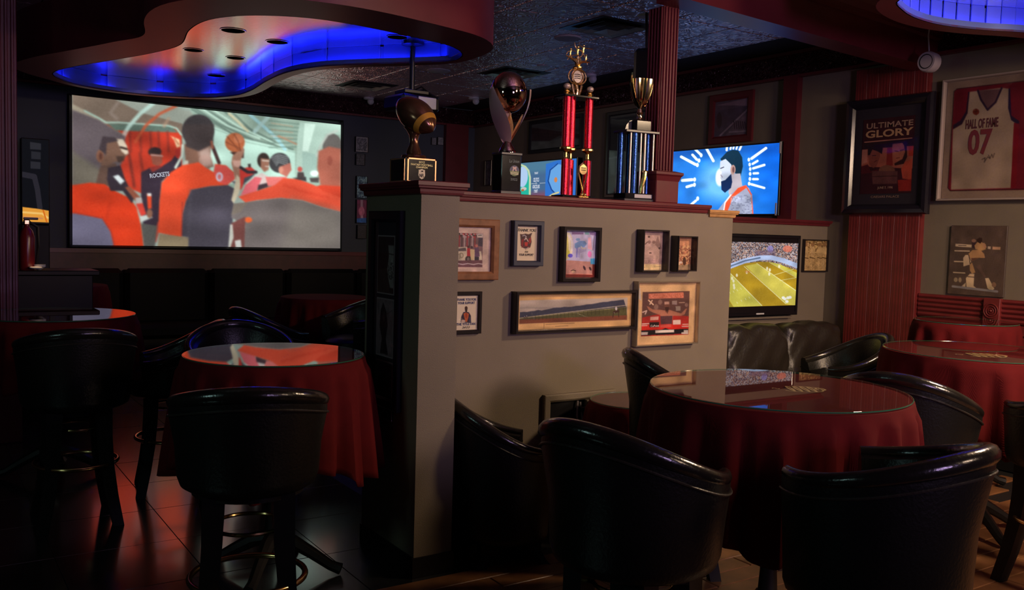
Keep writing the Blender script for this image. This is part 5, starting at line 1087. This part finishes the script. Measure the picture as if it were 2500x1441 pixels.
# ------------------------------------------------------------------ furniture
def stool(name, label, x, y, face, low=False, back_z=1.06, arm_z=.90, bot_z=.62, R0=.285, ring=True, group='black leather barrel stools', seed=0, m=M_LEATH, wood_rail=False, ring_z=.34):
    t = thing(name, label, 'chair' if low else 'stool', (x,y,0), face, group)
    nT = 41; A0 = math.radians(128); seat = back_z-.30
    def top(th): c = .5*(1+math.cos(min(PI, abs(th)*PI/A0*.98))); return arm_z+(back_z-arm_z)*c**1.15
    rings = []; rim = []; seam = []
    for i in range(nT):
        th = -A0+2*A0*i/(nT-1); zt = top(th); d = Vector((-math.cos(th), math.sin(th), 0))
        fl = .030*(.5+.5*math.cos(th))
        pr = [(R0-.035,bot_z),(R0-.012,bot_z+.015),(R0+.0,bot_z+.05),(R0+.008,(bot_z+zt)/2),(R0+.012+fl,zt-.05),(R0+.012+fl,zt-.01),(R0-.005+fl,zt),(R0-.035,zt-.02),(R0-.055,zt-.08),(R0-.06,(seat+zt)/2-.02),(R0-.06,seat-.06),(R0-.06,bot_z+.01)]
        rings.append([tuple(d*r+Vector((0,0,z))) for r, z in pr])
        rim.append(tuple(d*(R0-.006+fl)+Vector((0,0,zt-.006)))); seam.append(tuple(d*(R0+.015+fl)+Vector((0,0,zt-.055))))
    MB().sweep(rings).build('barrel_back', m, t, smooth=True)
    rr = [.020+.012*math.sin(PI*i/(nT-1)) for i in range(nT)]
    MB().tube(rim, rr, 10).build('rim_roll', M_RIM, t, smooth=True)
    MB().tube(seam, .0045, 6).build('piping', M_LEATH2, t, smooth=True)
    r_ = R0-.062
    MB().lathe([(r_-.02,seat-.13),(r_,seat-.11),(r_,seat-.035),(r_-.025,seat-.008),(r_*.6,seat+.008),(.001,seat+.014)], 32, cap=False, c=(.035,0,0)).build('seat_cushion', m, t, smooth=True)
    MB().lathe([(r_-.02,bot_z-.01),(r_+.01,bot_z+.0),(r_+.01,seat-.12),(.001,seat-.12)], 28, cap=False, c=(.01,0,0)).build('seat_box', m, t, smooth=True)
    hb = bot_z
    for sx in (-1,1):
        for sy in (-1,1):
            a = Vector((sx*.125,sy*.125,hb)); b = Vector((sx*(.19 if not low else .17),sy*(.19 if not low else .17),0))
            mb = MB(); rs = []
            for k in range(5):
                f = k/4; p_ = a.lerp(b, f)+Vector((sx,sy,0))*(-.018*math.sin(PI*f)); w_ = .040-.012*f
                rs.append([(p_.x-w_,p_.y-w_,p_.z),(p_.x+w_,p_.y-w_,p_.z),(p_.x+w_,p_.y+w_,p_.z),(p_.x-w_,p_.y+w_,p_.z)])
            mb.sweep(rs).build('leg', M_BLKW, t)
    MB().lathe([(.14,hb-.025),(.17,hb-.02),(.17,hb),(.14,hb+.005)], 28).build('swivel_plate', M_BLKW, t, smooth=True)
    if not low and ring:
        MB().tube([(.215*math.cos(2*PI*k/48),.215*math.sin(2*PI*k/48),ring_z) for k in range(48)], .012, 10, closed=True).build('foot_ring', M_BRASS, t, smooth=True)
        MB().tube([(.135*math.cos(2*PI*k/36),.135*math.sin(2*PI*k/36),ring_z+.20) for k in range(36)], .008, 8, closed=True).build('upper_ring', M_BRASS, t, smooth=True)
    return t
def frm(px, d):   # ground position from a picture column and a depth along the view
    l = (px-1250)/F_PX*d; return (d*math.sin(YAW)+l*math.cos(YAW), d*math.cos(YAW)-l*math.sin(YAW))
def face(x, y, tx, ty): return math.atan2(ty-y, tx-x)
TL = (1.48,4.30); TR = (3.03,2.55); TRR = (5.27,2.96); TLL = (.80,6.65)
def table(label, clabel, glabel, x, y, r, z, side, rot, seed, monogram=False, foot=True, gmat=M_TGLASS, nf=17, amp=.016, mx=1.10):
    grp = 'round bar tables with burgundy cloths'
    t = thing('pedestal_table', label, 'table', (x,y,0), rot, grp)
    MB().lathe([(r-.03,z-.04),(r-.01,z-.035),(r-.008,z-.012),(r-.02,z-.008)], 48).build('tabletop', M_BLKW, t, smooth=True)
    MB().lathe([(.055,.10),(.045,.14),(.035,.3),(.033,z-.12),(.05,z-.08),(.12,z-.04)], 20).build('column', M_BLKW, t, smooth=True)
    for k in range(4):
        a = PI/4+k*PI/2; d = Vector((math.cos(a),math.sin(a),0))
        mb = MB(); mb.tube([tuple(d*.03+Vector((0,0,.17))),tuple(d*.10+Vector((0,0,.155))),tuple(d*.20+Vector((0,0,.10))),tuple(d*.29+Vector((0,0,.045))),tuple(d*.34+Vector((0,0,.03)))], [.04,.036,.030,.026,.03], 8)
        mb.build('foot', M_BLKW, t, smooth=True)
    # cloth: a square of fabric over the round top
    rg_ = random.Random(seed); ph = [rg_.random()*6.28 for _ in range(4)]
    N = 192; cl = MB(); rings = []
    hs = side/2
    prof = [(0,.0),(.5,.0),(.90,.0),(.985,.0),(1.0,-.004)]
    for f, dz in prof[1:]: rings.append([(f*r*math.cos(2*PI*i/N), f*r*math.sin(2*PI*i/N), z+.002+dz) for i in range(N)])
    for j in range(1,17):
        s_ = j/16; ring_ = []
        for i in range(N):
            th = 2*PI*i/N; ext = hs/max(abs(math.cos(th)), abs(math.sin(th))); ext = min(ext, hs*mx)
            drop = (ext-r); cor = (ext-hs)/(hs*(mx-1))
            q_ = math.sin(nf*th+ph[0]+.9*math.sin(2*th+ph[1])); fold = (abs(q_)**.7*(1 if q_ > 0 else -1))*.7+math.sin((nf*2-3)*th+ph[2])*.25+math.sin((nf+4)*th+ph[3])*.3
            am = amp*1.9*(s_**.65)*(1+.5*cor)
            rad = r+.012+.022*s_+am*fold+.015*cor*s_
            zz = z-.002-drop*s_*(.985)-.008*math.sin(nf*th+ph[0])*s_
            if s_ < .08: rad = r+.010
            ring_.append((rad*math.cos(th), rad*math.sin(th), zz))
        rings.append(ring_)
    cl.sweep(rings, caps=False)
    n0 = len(cl.v); cl.v.append((0,0,z+.002)); cl.f += [(n0, (i+1) % N, i) for i in range(N)]
    o = cl.build('tablecloth', M_CLOTH, smooth=True); o.location = (x,y,0); o.rotation_euler = (0,0,rot)
    for p_ in o.data.polygons: p_.use_smooth = True
    sm = o.modifiers.new('thickness', 'SOLIDIFY'); sm.thickness = .0025; sm.offset = -1
    tag(o, clabel, 'tablecloth', 'burgundy cloths on the round tables')
    if glabel:
        g = MB().lathe([(r-.012,z+.0035),(r-.006,z+.006),(r-.008,z+.011),(.001,z+.011)], 96, cap=False).build('glass_tabletop', gmat)
        g.location = (x,y,0); tag(g, glabel, 'glass', 'glass discs on the round tables')
        e = MB().tube([((r-.006)*math.cos(2*PI*k/96),(r-.006)*math.sin(2*PI*k/96),z+.007) for k in range(96)], .0028, 6, closed=True).build('green_edge', M_GREEN, g, smooth=True)
    return t, o
table('black pedestal bar table under the small cloth left of the post', 'burgundy cloth with deep folds on the small round table left of the post', 'glass disc reflecting the projection screen on the left round table', *TL, .43, 1.07, 1.84, math.radians(8), 3, nf=17, amp=.021)
tt, clo = table('black pedestal bar table under the large cloth in the right foreground', 'burgundy cloth hanging in one long corner on the large right round table', 'glass disc reflecting the pictures on the large right round table', *TR, .53, 1.07, 1.98, math.radians(6), 11, nf=20, amp=.019)
tt2, clo2 = table('black pedestal table at the right edge under a burgundy cloth', 'burgundy cloth on the round table at the right edge of the room', 'glass disc on the right edge table reflecting the wall rail', *TRR, .53, 1.07, 1.9, math.radians(20), 21, nf=18, amp=.012)
table('pedestal bar table at the left edge of the room', 'dark burgundy cloth on the left edge table', 'glass disc with the orange screen reflection at the left edge', *TLL, .50, 1.07, 1.7, math.radians(30), 5)
table('small low pedestal table against the partition wall', 'dark cloth on the small low table against the partition wall', 'glass disc on the small low table against the partition wall', 3.49,3.93,.28,.75,1.24, math.radians(10), 8, nf=12, amp=.010)
table('small tall table by the right wall under the chair rail', 'burgundy gathered cloth on the small tall table by the chair rail', 'glass disc on the small tall table by the chair rail', 6.22,3.60,.34,1.16,1.5, math.radians(10), 9, nf=14, amp=.016)
fx, fy = frm(150, 8.9); table('far pedestal table beyond the left edge table', 'nearly black cloth on the far table under the display case', None, fx, fy, .40, 1.07, 1.6, .4, 14)
fx, fy = frm(795, 8.3); table('far pedestal table below the right end of the projection screen', 'nearly black cloth on the far table under the screen right end', None, fx, fy, .40, 1.07, 1.6, .2, 15)
# gold monograms woven on the cloth tops
def monogram(parent_cloth, label, cx, cy, s_, ang):
    mb = MB(); pts = lambda f, a, b, n: [f(t_) for t_ in np.linspace(a, b, n)]
    z = 1.0745
    mb.tube([(cx+s_*(.9*math.cos(t_)),cy+s_*.75*math.sin(t_)+s_*.05*math.sin(3*t_),0) for t_ in np.linspace(-2.6,1.9,40)], s_*.035, 4)
    for k in range(4): mb.tube([(cx+s_*(-.45+.3*k+.10*math.cos(t_)+.06*t_/3),cy+s_*(.65*math.sin(t_)),0) for t_ in np.linspace(-1.2,4.2,18)], s_*.04, 4)
    mb.tube([(cx+s_*(.85+.18*math.cos(t_)),cy+s_*(.1+.3*math.sin(t_)),0) for t_ in np.linspace(0,2*PI,20)[:-1]], s_*.045, 4, closed=True)
    mb.tube([(cx-s_*(.9+.1*t_),cy-s_*.12*math.sin(2.2*t_),0) for t_ in np.linspace(0,3,16)], s_*.03, 4)
    c, sn = math.cos(ang), math.sin(ang)
    mb.v = [((x-cx)*c-(y-cy)*sn+cx, (x-cx)*sn+(y-cy)*c+cy, 1.0765+zz*.02) for x, y, zz in mb.v]
    o = mb.build('monogram', mat('gold_thread', (.62,.42,.20), .5), None); o['label'] = label
    # into the cloth's local frame
    o.parent = parent_cloth; o.matrix_parent_inverse = parent_cloth.matrix_basis.inverted(); return o
q = atZ(1955,951,1.075); monogram(clo, 'gold script monogram on the cloth', q.x, q.y, .10, math.radians(-33.5))
q = atZ(1850,960,1.075); 
q = atZ(2400,868,1.075); monogram(clo2, 'gold script monogram on the cloth', q.x, q.y, .13, math.radians(-33.5))
# stools and chairs
s1 = (1.08,3.42)
stool('bar_stool', 'black leather bar stool in front of the left table, seen from behind', *s1, face(*s1, 1.35,4.3), back_z=1.105, arm_z=1.02, bot_z=.71, R0=.262, ring_z=.35)
s2 = frm(182, 5.1); stool('bar_stool', 'black bar stool at the left edge in front of the edge table', *s2, face(*s2, *TLL), back_z=1.10, arm_z=1.0, bot_z=.66, ring_z=.34)
s3 = (1.40,6.02); stool('bar_stool', 'black bar stool with a high wing right of the left edge table', *s3, math.radians(170), back_z=1.06, arm_z=.84, ring_z=.34)
s4 = frm(590, 5.35); stool('bar_stool', 'dark bar stool behind the left round table', *s4, face(*s4, *TL), back_z=1.09, arm_z=.95)
sA = frm(1572, 3.0); stool('bar_stool', 'black bar stool in the centre foreground with its arm sloping to the right', *sA, math.radians(12), back_z=1.10, arm_z=.93, bot_z=.62, R0=.285)
sC = frm(2166, 2.80); stool('bar_stool', 'black bar stool in the right foreground, front side of the large table', *sC, math.radians(98), back_z=1.10, arm_z=.99, bot_z=.60, R0=.283)
sD = frm(2232, 4.38); stool('bar_stool', 'black bar stool between the large table and the right edge table', *sD, math.radians(20), back_z=1.09, arm_z=.90, R0=.30)
sF = frm(1652, 4.62); stool('bar_stool', 'bar stool with shiny inner back behind the left rim of the large table', *sF, math.radians(-25), back_z=1.11, arm_z=.95, R0=.21)
sG = (4.78,2.20); stool('bar_stool', 'dark bar stool under the right edge table, cut by the picture edge', *sG, math.radians(80), back_z=1.04, arm_z=.92)
sE = frm(2062, 6.25); stool('bar_stool', 'black stool with a bright piped rim in front of the leather sofa', *sE, math.radians(150), back_z=1.06, arm_z=.86)
sB = (2.60,3.96); stool('tub_chair', 'low black tub chair tucked into the corner beside the post', *sB, math.radians(-15), low=True, back_z=.83, arm_z=.60, bot_z=.12, R0=.28, group='low black tub chairs')
sH = frm(665, 7.2); stool('bar_stool', 'far bar stool with a blue-lit rim below the projection screen', *sH, math.radians(10), back_z=1.05, arm_z=.86)
sI = frm(870, 7.6); stool('bar_stool', 'far bar stool with a blue-lit rim just left of the post', *sI, math.radians(190), back_z=1.10, arm_z=.95)
# leather sofa in the booth
so = thing('leather_sofa', 'wrinkled black leather sofa in the booth under the football television', 'sofa', (5.72,5.33,0), 0)
def pillow(name, c, d, seed, parent, tilt=0):
    bm = bmesh.new(); bmesh.ops.create_cube(bm, size=1); bmesh.ops.subdivide_edges(bm, edges=bm.edges, cuts=15, use_grid_fill=True)
    r_ = random.Random(seed); o_ = [r_.random()*9 for _ in range(4)]
    for v in bm.verts:
        p = v.co*2; n = (abs(p.x)**6+abs(p.y)**4+abs(p.z)**4)**(1/4.6); q = p/max(n, .35)*.5 if n > .01 else p*.5
        wr = .05*math.sin(6*p.x+5*p.z+o_[0])+.045*math.sin(11*p.x-7*p.z+o_[1])+.03*abs(math.sin(9*p.z+7*p.x*p.x+o_[2]))
        q = q*(1+wr*.7); v.co = Vector((q.x*d[0], q.y*d[1], q.z*d[2]))
    me = bpy.data.meshes.new(name); bm.to_mesh(me); bm.free(); me.materials.append(M_LEATH2)
    for p in me.polygons: p.use_smooth = True
    o = bpy.data.objects.new(name, me); C.objects.link(o); o.parent = parent; o.location = c; o.rotation_euler = (tilt,0,0)
    s_ = o.modifiers.new('subsurf', 'SUBSURF'); s_.levels = 1; s_.render_levels = 1
    return o
zt = atY(1900,797,5.0).z
for k in range(3):
    pillow('back_cushion', (-.72+.70*k,-.22,zt-.27), (.76,.30,.56), k, so, -.12)
    pillow('seat_cushion', (-.72+.70*k,-.55,.52), (.74,.62,.24), 7+k, so)
MB().box((0,-.45,.24), (2.3,.85,.44), .03).build('frame', M_LEATH2, so); MB().box((0,-.08,.45), (2.3,.14,.85), .03).build('back_frame', M_LEATH2, so)
pillow('armrest', (1.12,-.45,.60), (.24,.85,.34), 20, so); MB().box((1.12,-.45,.27), (.20,.80,.5), .03).build('arm_panel', M_LEATH2, so)
# long dark booth bench under the screen
bn = thing('booth_bench', 'long black upholstered bench along the wall below the projection screen', 'bench', (3.1,11.2,0))
for k in range(6):
    o = MB().box((-2.45+.98*k,.30,.78), (.96,.16,.75), .05).build('back_panel', mat('booth_leather', (.003,.003,.003), .6, spec=.15), bn, smooth=False)
    MB().box((-2.45+.98*k,-.02,.46), (.96,.60,.16), .04).build('seat_panel', mat('booth_leather'), bn)
MB().box((0,.0,.19), (5.9,.55,.38), .01).build('plinth', M_BLKW, bn)
